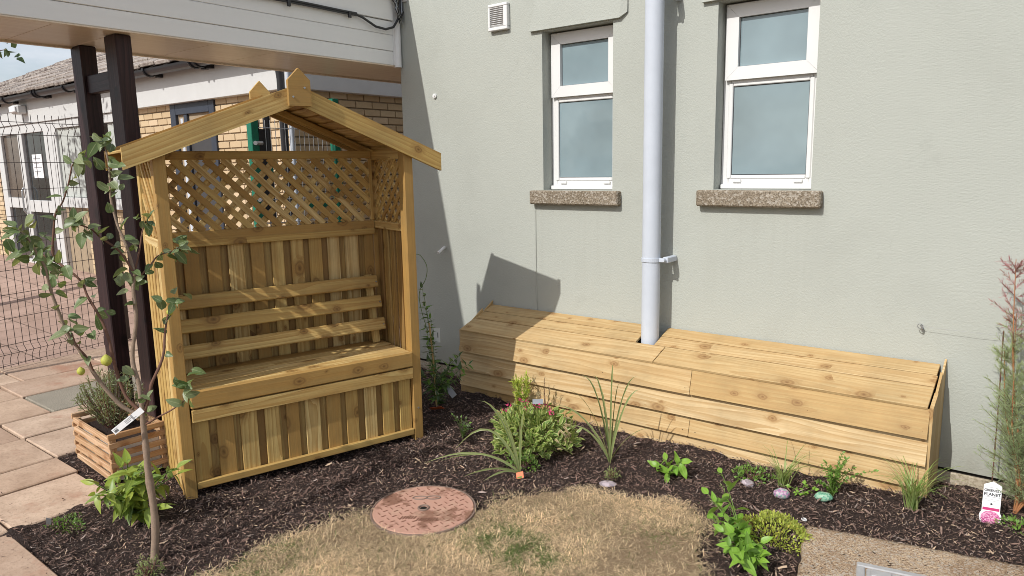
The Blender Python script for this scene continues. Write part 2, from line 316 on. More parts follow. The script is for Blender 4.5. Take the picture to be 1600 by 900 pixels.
L['brownleaf'] = leafm('faded_brown_leaf', [(.28,.2,.09), (.36,.28,.14)], (.5,.42,.25), .6)

# ------------------------------------------------------------------ mesh helpers
class MB:
    def __init__(s): s.v = []; s.f = []
    def add(s, vs, fs, m=None):
        o = len(s.v); s.v += [tuple(m @ Vector(v)) if m else tuple(v) for v in vs]; s.f += [tuple(i+o for i in f) for f in fs]; return s
    def box(s, a, b, bev=0.0, m=None):
        x0, y0, z0 = (min(a[i], b[i]) for i in range(3)); x1, y1, z1 = (max(a[i], b[i]) for i in range(3))
        if not bev:
            return s.add([(x0,y0,z0),(x1,y0,z0),(x1,y1,z0),(x0,y1,z0),(x0,y0,z1),(x1,y0,z1),(x1,y1,z1),(x0,y1,z1)],
                         [(0,3,2,1),(4,5,6,7),(0,1,5,4),(1,2,6,5),(2,3,7,6),(3,0,4,7)], m)
        e = min(bev, .45*min(x1-x0, y1-y0, z1-z0)); c = ((x0,x1),(y0,y1),(z0,z1)); vs = []; ix = {}
        for i in (0,1):
            for j in (0,1):
                for k in (0,1):
                    for a_ in range(3):
                        p = [c[0][i], c[1][j], c[2][k]]; q = [(1 if t == 0 else -1) for t in (i,j,k)]
                        for t in range(3):
                            if t != a_: p[t] += q[t]*e
                        ix[i,j,k,a_] = len(vs); vs.append(tuple(p))
        fs = []
        for a_ in range(3):
            u, w = (a_+1) % 3, (a_+2) % 3
            for sd in (0,1):
                loop = []
                for (p, q) in ((0,0),(1,0),(1,1),(0,1)):
                    t = [0,0,0]; t[a_] = sd; t[u] = p; t[w] = q; loop.append(ix[(*t, a_)])
                fs.append(tuple(loop if sd else loop[::-1]))
            for p in (0,1):
                for q in (0,1):
                    t0 = [0,0,0]; t1 = [0,0,0]; t0[u] = t1[u] = p; t0[w] = t1[w] = q; t1[a_] = 1
                    l = [ix[(*t0,u)], ix[(*t1,u)], ix[(*t1,w)], ix[(*t0,w)]]
                    fs.append(tuple(l if (p != q) else l[::-1]))
        for i in (0,1):
            for j in (0,1):
                for k in (0,1):
                    l = [ix[i,j,k,0], ix[i,j,k,1], ix[i,j,k,2]]
                    fs.append(tuple(l if (i+j+k) % 2 else l[::-1]))
        return s.add(vs, fs, m)
    def prism(s, poly, h0, h1, axis='z', m=None):
        n = len(poly); P = {'z': lambda a, b, h: (a, b, h), 'y': lambda a, b, h: (a, h, b), 'x': lambda a, b, h: (h, a, b)}[axis]
        vs = [P(a, b, h0) for a, b in poly]+[P(a, b, h1) for a, b in poly]
        fs = [tuple(range(n))[::-1], tuple(range(n, 2*n))]+[(i, (i+1) % n, n+(i+1) % n, n+i) for i in range(n)]
        if axis == 'y': fs = [f[::-1] for f in fs]
        return s.add(vs, fs, m)
    def tube(s, pts, rad, sides=8, caps=True, m=None):
        pts = [Vector(p) for p in pts]; rad = rad if isinstance(rad, (list, tuple)) else [rad]*len(pts); vs = []; fs = []; up = None
        for i, p in enumerate(pts):
            d = (pts[min(i+1, len(pts)-1)]-pts[max(i-1, 0)]).normalized()
            if up is None: up = d.orthogonal().normalized()
            up = (up-d*up.dot(d)); up = up.normalized() if up.length > 1e-5 else d.orthogonal().normalized()
            w = d.cross(up)
            for k in range(sides):
                a = 2*math.pi*k/sides; vs.append(p+(up*math.cos(a)+w*math.sin(a))*rad[i])
        for i in range(len(pts)-1):
            for k in range(sides): a, b = i*sides+k, i*sides+(k+1) % sides; fs.append((a, b, b+sides, a+sides))
        if caps:
            nv_ = len(vs); vs += vs[:sides]+vs[nv_-sides:nv_]; fs += [tuple(range(nv_, nv_+sides))[::-1], tuple(range(nv_+sides, nv_+2*sides))]
        return s.add(vs, fs, m)
    def mesh(s, name, mat=None, smooth=False):
        me = bpy.data.meshes.new(name); me.from_pydata(s.v, [], s.f)
        if mat: me.materials.append(mat)
        if smooth: me.polygons.foreach_set('use_smooth', [True]*len(me.polygons))
        return me
    def build(s, name, mat=None, parent=None, loc=None, mtx=None, smooth=False):
        return link(name, s.mesh(name, mat, smooth), parent, loc, mtx)
def link(name, data, parent=None, loc=None, mtx=None):
    o = bpy.data.objects.new(name, data); COL.objects.link(o)
    if parent: o.parent = parent
    if mtx is not None: o.matrix_basis = mtx
    elif loc is not None: o.location = loc
    return o
def empty(name, loc=(0,0,0), rz=0):
    o = link(name, None, None, loc); o.rotation_euler = (0,0,rz); o.empty_display_size = .1; return o
def tag(o, label, cat, group=None):
    o['label'] = label; o['category'] = cat
    if group: o['group'] = group
    return o
def thing(name, label, cat, loc=(0,0,0), rz=0, group=None): return tag(empty(name, loc, rz), label, cat, group)
def struct(o): o['kind'] = 'structure'; return o
def stuff(o): o['kind'] = 'stuff'; return o
def plank(name, mat, parent, p0, p1, w, t, wdir, bev=.003):
    """board from p0 to p1 (centre line), width w along wdir, thickness t; grain runs along its own X"""
    p0, p1, wd = Vector(p0), Vector(p1), Vector(wdir); x = (p1-p0); l = x.length; x /= l
    y = (wd-x*wd.dot(x)).normalized(); z = x.cross(y)
    m = Matrix((x, y, z)).transposed().to_4x4(); m.translation = (p0+p1)/2
    return MB().box((-l/2,-w/2,-t/2), (l/2,w/2,t/2), bev).build(name, mat, parent, mtx=m)
def polyboard(name, mat, parent, poly, y0, y1, origin, xdir, ydir):
    """flat board cut to an outline: poly in its own (x along grain, y) plane, thickness y0..y1"""
    x, y = Vector(xdir).normalized(), Vector(ydir).normalized(); z = x.cross(y)
    m = Matrix((x, y, z)).transposed().to_4x4(); m.translation = Vector(origin)
    return MB().prism(poly, y0, y1).build(name, mat, parent, mtx=m)
def fastmesh(name, verts, faces, mat, cols=None, uvs=None, smooth=False):
    me = bpy.data.meshes.new(name); nv, nf, k = len(verts), len(faces), faces.shape[1]
    me.vertices.add(nv); me.vertices.foreach_set('co', verts.astype(np.float32).ravel())
    me.loops.add(nf*k); me.loops.foreach_set('vertex_index', faces.astype(np.int32).ravel())
    me.polygons.add(nf); me.polygons.foreach_set('loop_start', np.arange(0, nf*k, k, dtype=np.int32))
    me.update(calc_edges=True); me.validate()
    if smooth: me.polygons.foreach_set('use_smooth', [True]*nf)
    if cols is not None:
        ca = me.color_attributes.new('Col', 'FLOAT_COLOR', 'POINT'); c4 = np.ones((nv, 4), np.float32); c4[:, :3] = cols; ca.data.foreach_set('color', c4.ravel())
    if uvs is not None:
        ul = me.uv_layers.new(name='UVMap'); ul.data.foreach_set('uv', uvs[faces.ravel()].astype(np.float32).ravel())
    me.materials.append(mat); return me

_w = [(rng.normal(size=2)*k, rng.uniform(0, 6.28), a) for k, a in ((2, .008), (3, .008), (5, .006), (7, .006), (11, .005), (17, .004), (23, .004), (37, .003), (45, .003), (60, .0022), (80, .0018))]
def gh(x, y):
    """height of the mulch above datum"""
    x = np.asarray(x, float); y = np.asarray(y, float); h = np.zeros_like(x)
    for k, p, a in _w: h += a*np.sin(k[0]*x+k[1]*y+p)
    h -= .03*np.clip((y+.16)/.12, 0, 1)
    h = h*np.clip((x+4.55)/.5, .25, 1)-.004
    und = ((x < -3.705) & (y < -2.695)) | ((y < -3.16) & (x < -2.48)) | ((x < -4.50) & (y < -2.06))
    h = np.where(und, -.06, h)
    return h-.022*np.exp(-(((x+3.35)/.55)**2+((y+1.85)/.75)**2)**2)
def inpoly(x, y, poly):
    x = np.asarray(x); y = np.asarray(y); c = np.zeros(x.shape, bool); n = len(poly)
    for i in range(n):
        x0, y0 = poly[i]; x1, y1 = poly[(i+1) % n]
        m = ((y0 > y) != (y1 > y)) & (x < (x1-x0)*(y-y0)/((y1-y0) or 1e-9)+x0); c ^= m
    return c

# ------------------------------------------------------------------ setting: ground, mulch, lawn, paving
def ground():
    n = 60; a = np.linspace(-1, 1, n+1); g = np.sign(a)*np.abs(a)**3*600
    X, Y = np.meshgrid(g, g); V = np.stack([X.ravel(), Y.ravel(), np.full(X.size, -.09)], 1)
    i = np.arange(n)[:, None]*(n+1)+np.arange(n)[None]; F = np.stack([i, i+1, i+n+2, i+n+1], -1).reshape(-1, 4)
    struct(link('ground', fastmesh('ground', V, F, M['earth'])))
ground()
def sheet(name, x0, x1, y0, y1, st, zf, mat, keep=None):
    xs = np.arange(x0, x1+1e-6, st); ys = np.arange(y0, y1+1e-6, st); X, Y = np.meshgrid(xs, ys); nx = len(xs)
    V = np.stack([X.ravel(), Y.ravel(), zf(X, Y).ravel()], 1)
    i = (np.arange(len(ys)-1)[:, None]*nx+np.arange(nx-1)[None]); F = np.stack([i, i+1, i+nx+1, i+nx], -1).reshape(-1, 4)
    if keep is not None:
        k = keep(X, Y).ravel(); F = F[k[F].all(1)]; u = np.unique(F); re = np.zeros(len(V), int); re[u] = np.arange(len(u)); V = V[u]; F = re[F]
    return link(name, fastmesh(name, V, F, mat, smooth=True))
struct(sheet('mulch_bed', -4.8, 2.2, -4.4, -.0, .022, gh, M['mulchbase']))
LAWN = [(-2.52,-3.2),(-2.592,-2.751),(-2.594,-2.563),(-2.59,-2.342),(-2.535,-2.136),(-2.472,-2.036),(-2.30,-1.93),(-2.091,-1.722),(-2.038,-1.521),(-1.918,-1.367),(-1.739,-1.238),(-1.536,-1.159),(-1.358,-1.112),(-1.21,-1.16),(-1.13,-1.379),(-1.022,-1.599),(-.93,-2.1),(-.9,-4.3),(-2.3,-4.3)]
struct(sheet('lawn', -2.7, -.8, -4.3, -1.05, .02, lambda x, y: gh(x, y)*.5+.016, M['lawnsoil'], lambda x, y: inpoly(x, y, LAWN)))
MAN = (-2.285, -1.878); SLO = Vector((-.814,-1.027,0)); SLU = Vector((.98,.2,0)).normalized(); SLV = Vector((.2,-.98,0)).normalized()
def onslab(x, y):
    u = (x-SLO.x)*SLU.x+(y-SLO.y)*SLU.y; v = (x-SLO.x)*SLV.x+(y-SLO.y)*SLV.y
    return (u > 0) & (u < 1.7) & (v > 0) & (v < 1.3)
BEDL = [(-2.4,-4.3),(-2.4,-3.12),(-3.05,-3.12),(-3.66,-3.115),(-3.68,-2.655),(-4.14,-2.65),(-4.46,-2.64),(-4.47,-2.05),(-5.2,-1.6),(-5.2,0),(2.2,0),(2.2,-4.3)]
def chips():
    n = 420000; x = rng.uniform(-4.75, 1.2, n); y = rng.uniform(-4.0, -.02, n)
    d = np.hypot(x, y+4.085); dens = np.clip(1.25-d/7.5, .3, 1)
    # only what the camera could see plus a margin
    ang = np.degrees(np.arctan2(x, y+4.085)); vis = (ang > -80) & (ang < 12) & (d > 1.6)
    lawn = inpoly(x, y, LAWN); edge = rng.random(n) < .05
    spill = (x < -3.05) & (y < -2.6) & (rng.random(n) < .10*np.exp(-np.minimum(np.abs(x+3.68), np.abs(y+3.12))/.05))
    k = vis & (inpoly(x, y, BEDL) | spill) & (~lawn | edge) & ~onslab(x, y) & (np.hypot(x-MAN[0], y-MAN[1]) > .232+.012*rng.random(n)) & (rng.random(n) < dens)
    x, y = x[k], y[k]; n = len(x)
    ln = rng.gamma(2.0, .0052, n).clip(.003, .055); wd = ln*rng.uniform(.04, .24, n)+.0010
    az = rng.uniform(0, 6.283, n); el = rng.normal(0, .34, n); ro = rng.normal(0, .6, n)
    D = np.stack([np.cos(az)*np.cos(el), np.sin(az)*np.cos(el), np.sin(el)], 1); Wd = np.stack([-np.sin(az), np.cos(az), 0*az], 1)
    U = np.cross(D, Wd); Wd = Wd*np.cos(ro)[:, None]+U*np.sin(ro)[:, None]; U = np.cross(D, Wd)
    hz = gh(x, y); hz = np.where(hz < -.055, .013, hz); C = np.stack([x, y, hz+rng.uniform(.0, .014, n)+np.abs(np.sin(el))*ln*.4], 1)
    bend = rng.normal(0, .12, n)*ln; a = (D*ln[:, None]/2); b = Wd*wd[:, None]/2; u = U*bend[:, None]; tw = rng.uniform(.3, 1, n)[:, None]
    V = np.stack([C-a-b*tw, C-a+b*tw, C+u+b, C+u-b, C+a+b*.6*tw, C+a-b*.6*tw], 1).reshape(-1, 3)
    i = np.arange(n)[:, None]*6; F = np.concatenate([i+np.array([[0, 3, 2, 1]]), i+np.array([[3, 5, 4, 2]])])
    big = .5+.5*np.sin(1.9*x+2.7*y+1)*np.sin(3.3*y-1.1*x)+.35*np.sin(7.1*x-5*y)*np.sin(6*y+3*x); t = np.clip(rng.random(n)*(.86+.22*big), 0, 1); col = np.empty((n, 3)); base = np.array([.130, .083, .066])
    col[:] = base*rng.uniform(.45, 1.9, n)[:, None]
    red = t > .60; col[red] = np.array([.20, .138, .110])*rng.uniform(.6, 1.5, red.sum())[:, None]
    gr = t > .83; col[gr] = np.array([.27, .215, .185])*rng.uniform(.6, 1.4, gr.sum())[:, None]
    st = t > .94; col[st] = np.array([.46, .34, .235])*rng.uniform(.7, 1.2, st.sum())[:, None]
    stuff(link('bark_mulch', fastmesh('bark_mulch', V, F, M['chips'], np.repeat(col, 6, 0))))
chips()
def drygrass():
    n = 190000; x = rng.uniform(-2.72, -.85, n); y = rng.uniform(-3.5, -1.0, n)
    jx, jy = x+rng.normal(0, .035, n)+.03*np.sin(17*y+5*x), y+rng.normal(0, .035, n)+.03*np.sin(15*x)
    bare = np.hypot((x+1.22)/.22, (y+1.62)/.28) < 1+.25*np.sin(9*x+7*y)
    k = inpoly(jx, jy, LAWN) & (np.hypot(x-MAN[0], y-MAN[1]) > .243) & (~bare | (rng.random(n) < .35)) & ~onslab(x, y)
    x, y = x[k], y[k]; n = len(x)
    lf = .5+.5*np.sin(4.3*x+2.1*y+.7)*np.sin(5.1*y-2.7*x)+.4*np.sin(11*x+6*y)*np.sin(9*y-8*x+2); kk = rng.random(n) < np.clip(.72+.45*lf, .5, 1); x, y, lf = x[kk], y[kk], lf[kk]; n = len(x)
    clump = np.sin(13*x+3*y)*np.sin(11*y-5*x)+.6*np.sin(29*x+1)*np.sin(31*y)
    ln = rng.uniform(.012, .046, n)*(1+.25*clump).clip(.5, 1.5); az = rng.uniform(0, 6.283, n)+.6*clump; el = np.abs(rng.normal(.12, .40, n)).clip(.01, 1.3)
    D = np.stack([np.cos(az)*np.cos(el), np.sin(az)*np.cos(el), np.sin(el)], 1); Wd = np.stack([-np.sin(az), np.cos(az), 0*az], 1)
    C = np.stack([x, y, gh(x, y)*.5+.015+rng.uniform(0, .008, n)], 1); w = rng.uniform(.0005, .0012, n)[:, None]
    mid = C+D*ln[:, None]*.55; tip = C+D*ln[:, None]; tip[:, 2] -= ln*rng.uniform(.05, .45, n); tip[:, 2] = np.maximum(tip[:, 2], C[:, 2]+.002)
    V = np.stack([C-Wd*w, C+Wd*w, mid+Wd*w, mid-Wd*w, tip+Wd*w*.3, tip-Wd*w*.3], 1).reshape(-1, 3)
    i = np.arange(n)[:, None]*6; F = np.concatenate([i+np.array([[0, 1, 2, 3]]), i+np.array([[3, 2, 4, 5]])])
    t = rng.random(n); col = np.array([.82, .63, .395])*(rng.uniform(.32, 1.25, n)*(.80+.32*np.clip(lf, 0, 1)))[:, None]
    g1 = np.exp(-(((x+1.82)/.16)**2+((y+1.86)/.13)**2))+np.exp(-(((x+1.62)/.10)**2+((y+1.93)/.10)**2))+.5*np.exp(-(((x+2.50)/.14)**2+((y+2.62)/.2)**2))+.6*np.exp(-(((x+1.30)/.1)**2+((y+1.45)/.1)**2))
    g1 = g1*(.35+.9*(np.sin(23*x+9*y)*np.sin(19*y-14*x)+.6*np.sin(41*x)*np.sin(37*y) > -.1)); gg = t < g1*.75+.035; col[gg] = np.array([.14, .19, .055])*rng.uniform(.6, 1.4, gg.sum())[:, None]
    stuff(link('dry_grass', fastmesh('dry_grass', V, F, M['straw'], np.repeat(col, 6, 0))))
drygrass()
# paving on the left
pave = struct(sheet('paving', -7.0, -2.0, -5.0, -.3, .25, lambda x, y: np.where((x > -4.6) & (y > -2.9), -.12, np.where((x > -3.9) & (y > -3.4), -.12, -.035)), M['darkgap']))
SL = [(-3.655,-3.09,-3.75,-3.13,0), (-3.07,-2.45,-3.75,-3.125,0), (-4.135,-3.675,-3.105,-2.665,0), (-4.135,-3.675,-3.75,-3.12,0), (-4.44,-4.15,-3.35,-2.65,0),
      (-4.935,-4.455,-3.25,-2.655,0), (-4.94,-4.47,-2.64,-2.03,0), (-5.345,-4.95,-3.25,-2.66,0), (-5.345,-4.955,-2.645,-2.06,0), (-5.885,-5.36,-3.0,-2.35,0), (-5.88,-5.36,-2.335,-1.62,1),
      (-6.355,-5.9,-3.0,-2.36,0), (-6.355,-5.9,-2.345,-1.72,0), (-6.355,-5.9,-1.705,-1.1,0), (-5.885,-5.365,-1.605,-.95,0), (-5.34,-4.95,-2.045,-1.3,0), (-6.93,-6.37,-2.9,-2.2,0), (-6.95,-6.37,-2.185,-1.58,0), (-6.97,-6.37,-1.565,-.9,0),
      (-6.355,-5.9,-1.085,-.45,0), (-5.885,-5.365,-.935,-.3,0), (-6.97,-6.37,-.885,-.3,0)]
for x0, x1, y0, y1, g in SL:
    b = MB().box((-(x1-x0)/2, -(y1-y0)/2, -.05), ((x1-x0)/2, (y1-y0)/2, 0), .006)
    o = b.build('paving_slab', M['greystone'] if g else M['paving'], pave, ((x0+x1)/2, (y0+y1)/2, .012+random.uniform(-.004, .004)))
    o.rotation_euler = (random.uniform(-.004, .004), random.uniform(-.004, .004), random.uniform(-.006, .006))
def fz(x, y): return -.02+.16*np.clip((y+1.6)/1.8, 0, 1)*np.clip((-x-6.9)/3, 0, 1)+.10*np.clip((-x-8)/6, 0, 1)*np.clip((y+1.0)/1.2, 0, 1)
struct(sheet('block_paving', -22, -6.98, -9, 3, .25, fz, M['farpave']))
struct(sheet('yard_paving', -6.97, -4.3, -.3, 4.0, .25, lambda x, y: 0*x-.03, M['farpave']))

# ------------------------------------------------------------------ green rendered building
B = thing('rendered_building', 'sage green rendered building with two white framed windows', 'building', (0,0,0))
WINS = [(-2.915,-2.370,1.43,2.48), (-1.690,-1.140,1.44,2.49)]
def wallmesh():
    b = MB(); dep = .17; x0, x1, z0, z1 = -4.28, 6.0, .035, 4.6
    xs = [x0, -2.915, -2.370, -1.690, -1.140, x1]
    def q(xa, xb, za, zb): b.add([(xa,0,za),(xb,0,za),(xb,0,zb),(xa,0,zb)], [(0,1,2,3)])
    q(xs[0],xs[1],z0,z1); q(xs[2],xs[3],z0,z1); q(xs[4],xs[5],z0,z1)
    for (xa,xb,za,zb) in WINS:
        q(xa,xb,z0,za); q(xa,xb,zb,z1)
        b.add([(xa,0,za),(xa,dep,za),(xa,dep,zb),(xa,0,zb)], [(0,1,2,3)]); b.add([(xb,0,za),(xb,dep,za),(xb,dep,zb),(xb,0,zb)], [(3,2,1,0)])
        b.add([(xa,0,zb),(xb,0,zb),(xb,dep,zb),(xa,dep,zb)], [(3,2,1,0)]); b.add([(xa,0,za),(xb,0,za),(xb,dep,za),(xa,dep,za)], [(0,1,2,3)])
    b.add([(x0,0,z0),(x0,6,z0),(x0,6,z1),(x0,0,z1)], [(3,2,1,0)]); b.add([(x0,0,z1),(x1,0,z1),(x1,6,z1),(x0,6,z1)], [(0,1,2,3)])
    b.add([(x1,0,z0),(x1,6,z0),(x1,6,z1),(x1,0,z1)], [(0,1,2,3)]); b.add([(x0,0,z0),(x1,0,z0),(x1,.05,z0),(x0,.05,z0)], [(3,2,1,0)])
    return b
wall = wallmesh().build('wall', M['wall'], B)
MB().box((-4.27,.02,-.12),(6,.2,.05)).build('dark_gap_strip', M['darkgap'], B); MB().box((-4.278,.006,-.12),(6,.2,.013),.004).build('plinth', M['plinth'], B)  # near-black strip fills the recessed gap between render and plinth
for (xa,xb,za,zb) in WINS:
    y0 = .105; w = .045
    f = MB(); f.box((xa+.002,y0,za+.005),(xa+w,y0+.06,zb-.002),.004).box((xb-w,y0,za+.005),(xb-.002,y0+.06,zb-.002),.004)
    f.box((xa+w+.0005,y0+.001,za+.006),(xb-w-.0005,y0+.061,za+.065),.004).box((xa+w+.0005,y0+.001,zb-.05),(xb-w-.0005,y0+.061,zb-.002),.004)
    zt = zb-.415
    f.box((xa+w+.0005,y0+.002,zt-.03),(xb-w-.0005,y0+.06,zt+.02),.004)
    # inner bead round the fixed pane
    f.box((xa+w-.01,y0-.006,za+.062),(xa+w+.016,y0+.05,zt-.028),.004).box((xb-w-.016,y0-.006,za+.062),(xb-w+.01,y0+.05,zt-.028),.004).box((xa+w+.017,y0-.005,za+.06),(xb-w-.017,y0+.05,za+.082),.004).box((xa+w+.017,y0-.005,zt-.046),(xb-w-.017,y0+.05,zt-.026),.004)
    f.box((xa+.01,y0-.03,za+.002),(xb-.002,y0+.01,za+.028),.004)
    win = f.build('window', M['white'], B)
    sa = MB(); sw = .072; a0, a1, c0, c1 = xa+.02, xb-.008, zt-.012, zb-.012
    for poly in ([(a0,c0),(a1,c0),(a1-sw,c0+sw),(a0+sw,c0+sw)], [(a1,c0),(a1,c1),(a1-sw,c1-sw),(a1-sw,c0+sw)], [(a1,c1),(a0,c1),(a0+sw,c1-sw),(a1-sw,c1-sw)], [(a0,c1),(a0,c0),(a0+sw,c0+sw),(a0+sw,c1-sw)]):
        cx = sum(p[0] for p in poly)/4; cz = sum(p[1] for p in poly)/4
        sa.prism([(cx+(p[0]-cx)*.997, cz+(p[1]-cz)*.997) for p in poly], y0-.028, y0+.03, 'y')
    sa.build('sash', M['white'], win)
    MB().box((a0+sw-.005,y0+.004,c0+sw-.005),(a1-sw+.005,y0+.02,c1-sw+.005)).build('gasket', M['gasket'], win)
    MB().box((a0+sw+.004,y0-.003,c0+sw+.004),(a1-sw-.004,y0+.0035,c1-sw-.004)).build('pane', M['glass'], win)
    MB().box((xa+w+.010,y0+.012,za+.076),(xb-w-.010,y0+.03,zt-.04)).build('gasket', M['gasket'], win)
    MB().box((xa+w+.020,y0+.006,za+.086),(xb-w-.020,y0+.0115,zt-.05)).build('pane', M['glass'], win)
    for px in (xa+.10, xb-.10):
        MB().box((px-.025,y0-.012,za+.040),(px+.025,y0+.001,za+.058),.003).build('drain_cap', M['white'], win)
    MB().box((xa-.085,-.055,za-.095),(xb+.065,.102,za-.002),.008).build('sill', M['sill'], B, None)
    # bell-mouth drip over the opening
    b = MB(); hL, hR, hz = xa-.09, xb+.055, zb+.005
    b.add([(hL,-.026,hz),(hR,-.026,hz),(hR+.05,-.012,hz+.03),(hR+.05,.0,hz+.42),(hL+.10,.0,hz+.42),(hL,.01,hz),(hR,.01,hz),(hL+.005,-.024,hz+.02),(hR+.002,-.024,hz+.02)],
          [(7,8,2,3,4),(0,1,8,7),(0,5,6,1),(0,7,4,5),(1,6,2,8)])
    b.build('drip_moulding', M['wall'], B)

# ------------------------------------------------------------------ wall fixtures
v = thing('air_vent', 'small cream louvred air vent high on the green wall', 'vent', (-3.268,0,2.615))
f = MB(); f.box((-.085,-.035,.068),(.085,-.001,.088),.004).box((-.085,-.035,-.088),(.085,-.001,-.066),.004).box((-.085,-.034,-.0655),(-.068,-.001,.0675),.003).box((.05,-.034,-.0655),(.085,-.001,.0675),.003)
f.build('frame', M['white'], v); MB().box((-.0675,-.008,-.066),(.0495,-.002,.068)).build('backing', M['darkgap'], v)
me = None
for k in range(10):
    m = Matrix.Translation((-.009,-.022,-.058+k*.0128)) @ Matrix.Rotation(R(-38), 4, 'X')
    if me is None: me = MB().box((-.058,-.011,-.0016),(.058,.011,.0016)).mesh('louvre', M['white'])
    link('louvre', me, v, mtx=m)
dp = thing('drainpipe', 'pale grey vertical drainpipe between the two windows', 'drainpipe', (-2.015,-.14,0))
MB().tube([(0,0,.2),(0,0,4.2)], .0552, 28, True).build('pipe', M['pipe'], dp, smooth=True)
for z in (1.02, 2.545):
    MB().tube([(0,0,z-.011),(0,0,z-.0105),(0,0,z+.0105),(0,0,z+.011)], [.056,.0605,.0605,.056], 28).box((.052,-.012,z-.012),(.092,.012,z+.012),.004).box((.070,.012,z-.017),(.105,.138,z+.017),.004).tube([(.088,-.02,z),(.088,.01,z)], .008, 10).build('bracket', M['pipe'], dp)
tag(MB().tube([(0,.02,.02),(0,-.02,.006),(0,-.075,-.022)], .012, 12).build('overflow_pipe', M['white'], None, (-3.872,0,.965), smooth=True), 'short white overflow pipe stub poking from the shaded wall', 'pipe')
tag(MB().tube([(0,.004,0),(0,-.012,0)], .018, 14).tube([(0,-.011,0),(0,-.017,0)], .009, 10).build('round_vent', M['white'], None, (-3.917,0,2.133), smooth=False), 'small round white cap on the green wall', 'cap')
tag(MB().tube([(-2.985,-.002,1.335),(-2.986,-.003,.9),(-2.983,-.002,.52)], .0045, 6).build('wall_cable', M['wall'], None), 'thin wall coloured cable dropping straight from the left sill', 'cable')
hk = thing('wire_anchor', 'small metal eye bolt with thin wire on the right wall', 'hook', (-.566,0,.765))
MB().tube([(0,.02,0),(0,-.03,0)], .004, 8).tube([(.012*math.cos(a),-.038,.012*math.sin(a)) for a in np.linspace(0,6.28,13)], .002, 6).tube([(.004,-.02,.0),(.010,-.022,-.014),(.008,-.02,-.03)], .005, 6).build('eye_bolt', M['galv'], hk)
MB().tube([(0,-.038,0),(.25,-.042,-.004),(.9,-.04,.004)], .0007, 5).build('wire', M['greyink'], hk); 
tag(MB().box((-.03,-.012,-.006),(.03,-.001,.006)).build('cable_clip', M['white'], None, (-4.21,0,2.86)), 'tiny cable clip at the top left of the green wall', 'clip')

# ------------------------------------------------------------------ white clad canopy on dark posts
CP = thing('canopy', 'white boarded canopy beam with varnished underside on dark posts', 'canopy', (-4.27,0,0))
zs = [(2.385,2.487,0), (2.489,2.606,.004), (2.608,2.707,.004), (2.712,2.865,.016)]
for za, zb, px in zs:
    m = Matrix(((0,0,1),(1,0,0),(0,1,0))).to_4x4(); m.translation = (-.012+px, -2.28, (za+zb)/2)
    MB().box((-2.2,-(zb-za)/2,-.011),(2.2,(zb-za)/2,.011),.003).build('board', M['clad'], CP, mtx=m)
MB().box((-.74,-4.5,2.42),(-.026,3.0,2.83)).build('core', M['clad'], CP); MB().box((-.765,-4.5,2.40),(-.742,3.0,2.86),.003).build('board', M['clad'], CP)
MB().prism([(-4.5,2.866),(0,2.866),(0,2.885),(-4.5,3.425)], -.76, -.02, 'x').build('shadow_parapet', M['clad'], CP); MB().prism([(-4.5,3.427),(0,2.887),(0,2.907),(-4.5,3.447)], -.79, .10, 'x').build('capping', M['clad'], CP); MB().box((-.78,.002,2.866),(.012,3.0,2.885),.003).build('capping', M['clad'], CP)  # unseen sloping parapet and overhanging capping, shaped to widen the wall's diagonal shadow
m0 = Matrix(((0,-1,0),(1,0,0),(0,0,1))).to_4x4()
for k, (ya, yb) in enumerate(((-4.5,-2.45),(-2.447,-2.1),(-2.097,-1.55),(-1.547,-1.1),(-1.097,.35),(.353,3.0))):
    m = m0.copy(); m.translation = (-.385, (ya+yb)/2, 2.39)
    MB().box((-(yb-ya)/2,-.352,-.012),((yb-ya)/2,.352,.008),.002).build('soffit_board', M['soffit'], CP, mtx=m)
MB().box((-.03,-4.5,2.374),(-.001,-.08,2.3838),.002).build('edge_bead', M['soffit'], CP); MB().box((-.765,-4.5,2.366),(-.735,3.0,2.3995),.002).build('edge_bead', M['soffit'], CP)
MB().tube([(-.002,-.035,2.372),(-.002,-.035,2.71)], .030, 16).box((-.03,-.078,2.385),(-.001,-.0,2.86),.004).build('corner_trim', M['clad'], CP)
for (xa,xb,ya,yb) in ((-4.50,-4.355,-2.12,-2.03),(-5.03,-4.89,-2.095,-2.0)):
    plank('post', M['dark'], CP, (((xa+xb)/2)+4.27,(ya+yb)/2,0), (((xa+xb)/2)+4.27,(ya+yb)/2,2.376), xb-xa, yb-ya, (1,0,0), .006)
plank('brace', M['dark'], CP, (-.62,-2.05,2.14), (-.232,-2.075,2.135), .11, .05, (0,0,1), .005)
cb = thing('cable_run', 'dark cables clipped along the white canopy boards to a tangle', 'cable', (-4.25,0,2.71))
pts = [(.008,-4.4,.0)]+[(.008,y,.003*math.sin(y*5)) for y in np.arange(-4,-.42,.2)]+[(.008,-.45,.0)]
MB().tube(pts, .0085, 8).tube([(p[0]+.002,p[1],p[2]-.014) for p in pts], .0065, 8).build('cable', M['black'], cb, smooth=True)
MB().tube([(.008,-.5,.0),(.012,-.40,-.02),(.015,-.28,-.068),(.015,-.18,-.075),(.015,-.10,-.05),(.02,-.05,.02),(.02,-.03,.12),(.02,-.02,.2)], .009, 8).build('loop', M['black'], cb, smooth=True)
for y in (-1.6,-1.03,-.52): MB().box((.004,y-.012,-.04),(.022,y+.012,.006),.003).build('clip', M['black'], cb)
for k in range(6):
    a = k*1.1; MB().tube([(.02,-.11+.012*k,.16),(.03,-.07+.02*math.sin(a),.09),(.03+.01*k*.4,-.05+.015*math.cos(a),.02-.02*(k%3)),(.03,-.03+.008*k,.08),(.025,-.02+.006*k,.2)], .0035, 6).build('loose_wire', M['galv' if k % 2 else 'black'], cb, smooth=True)

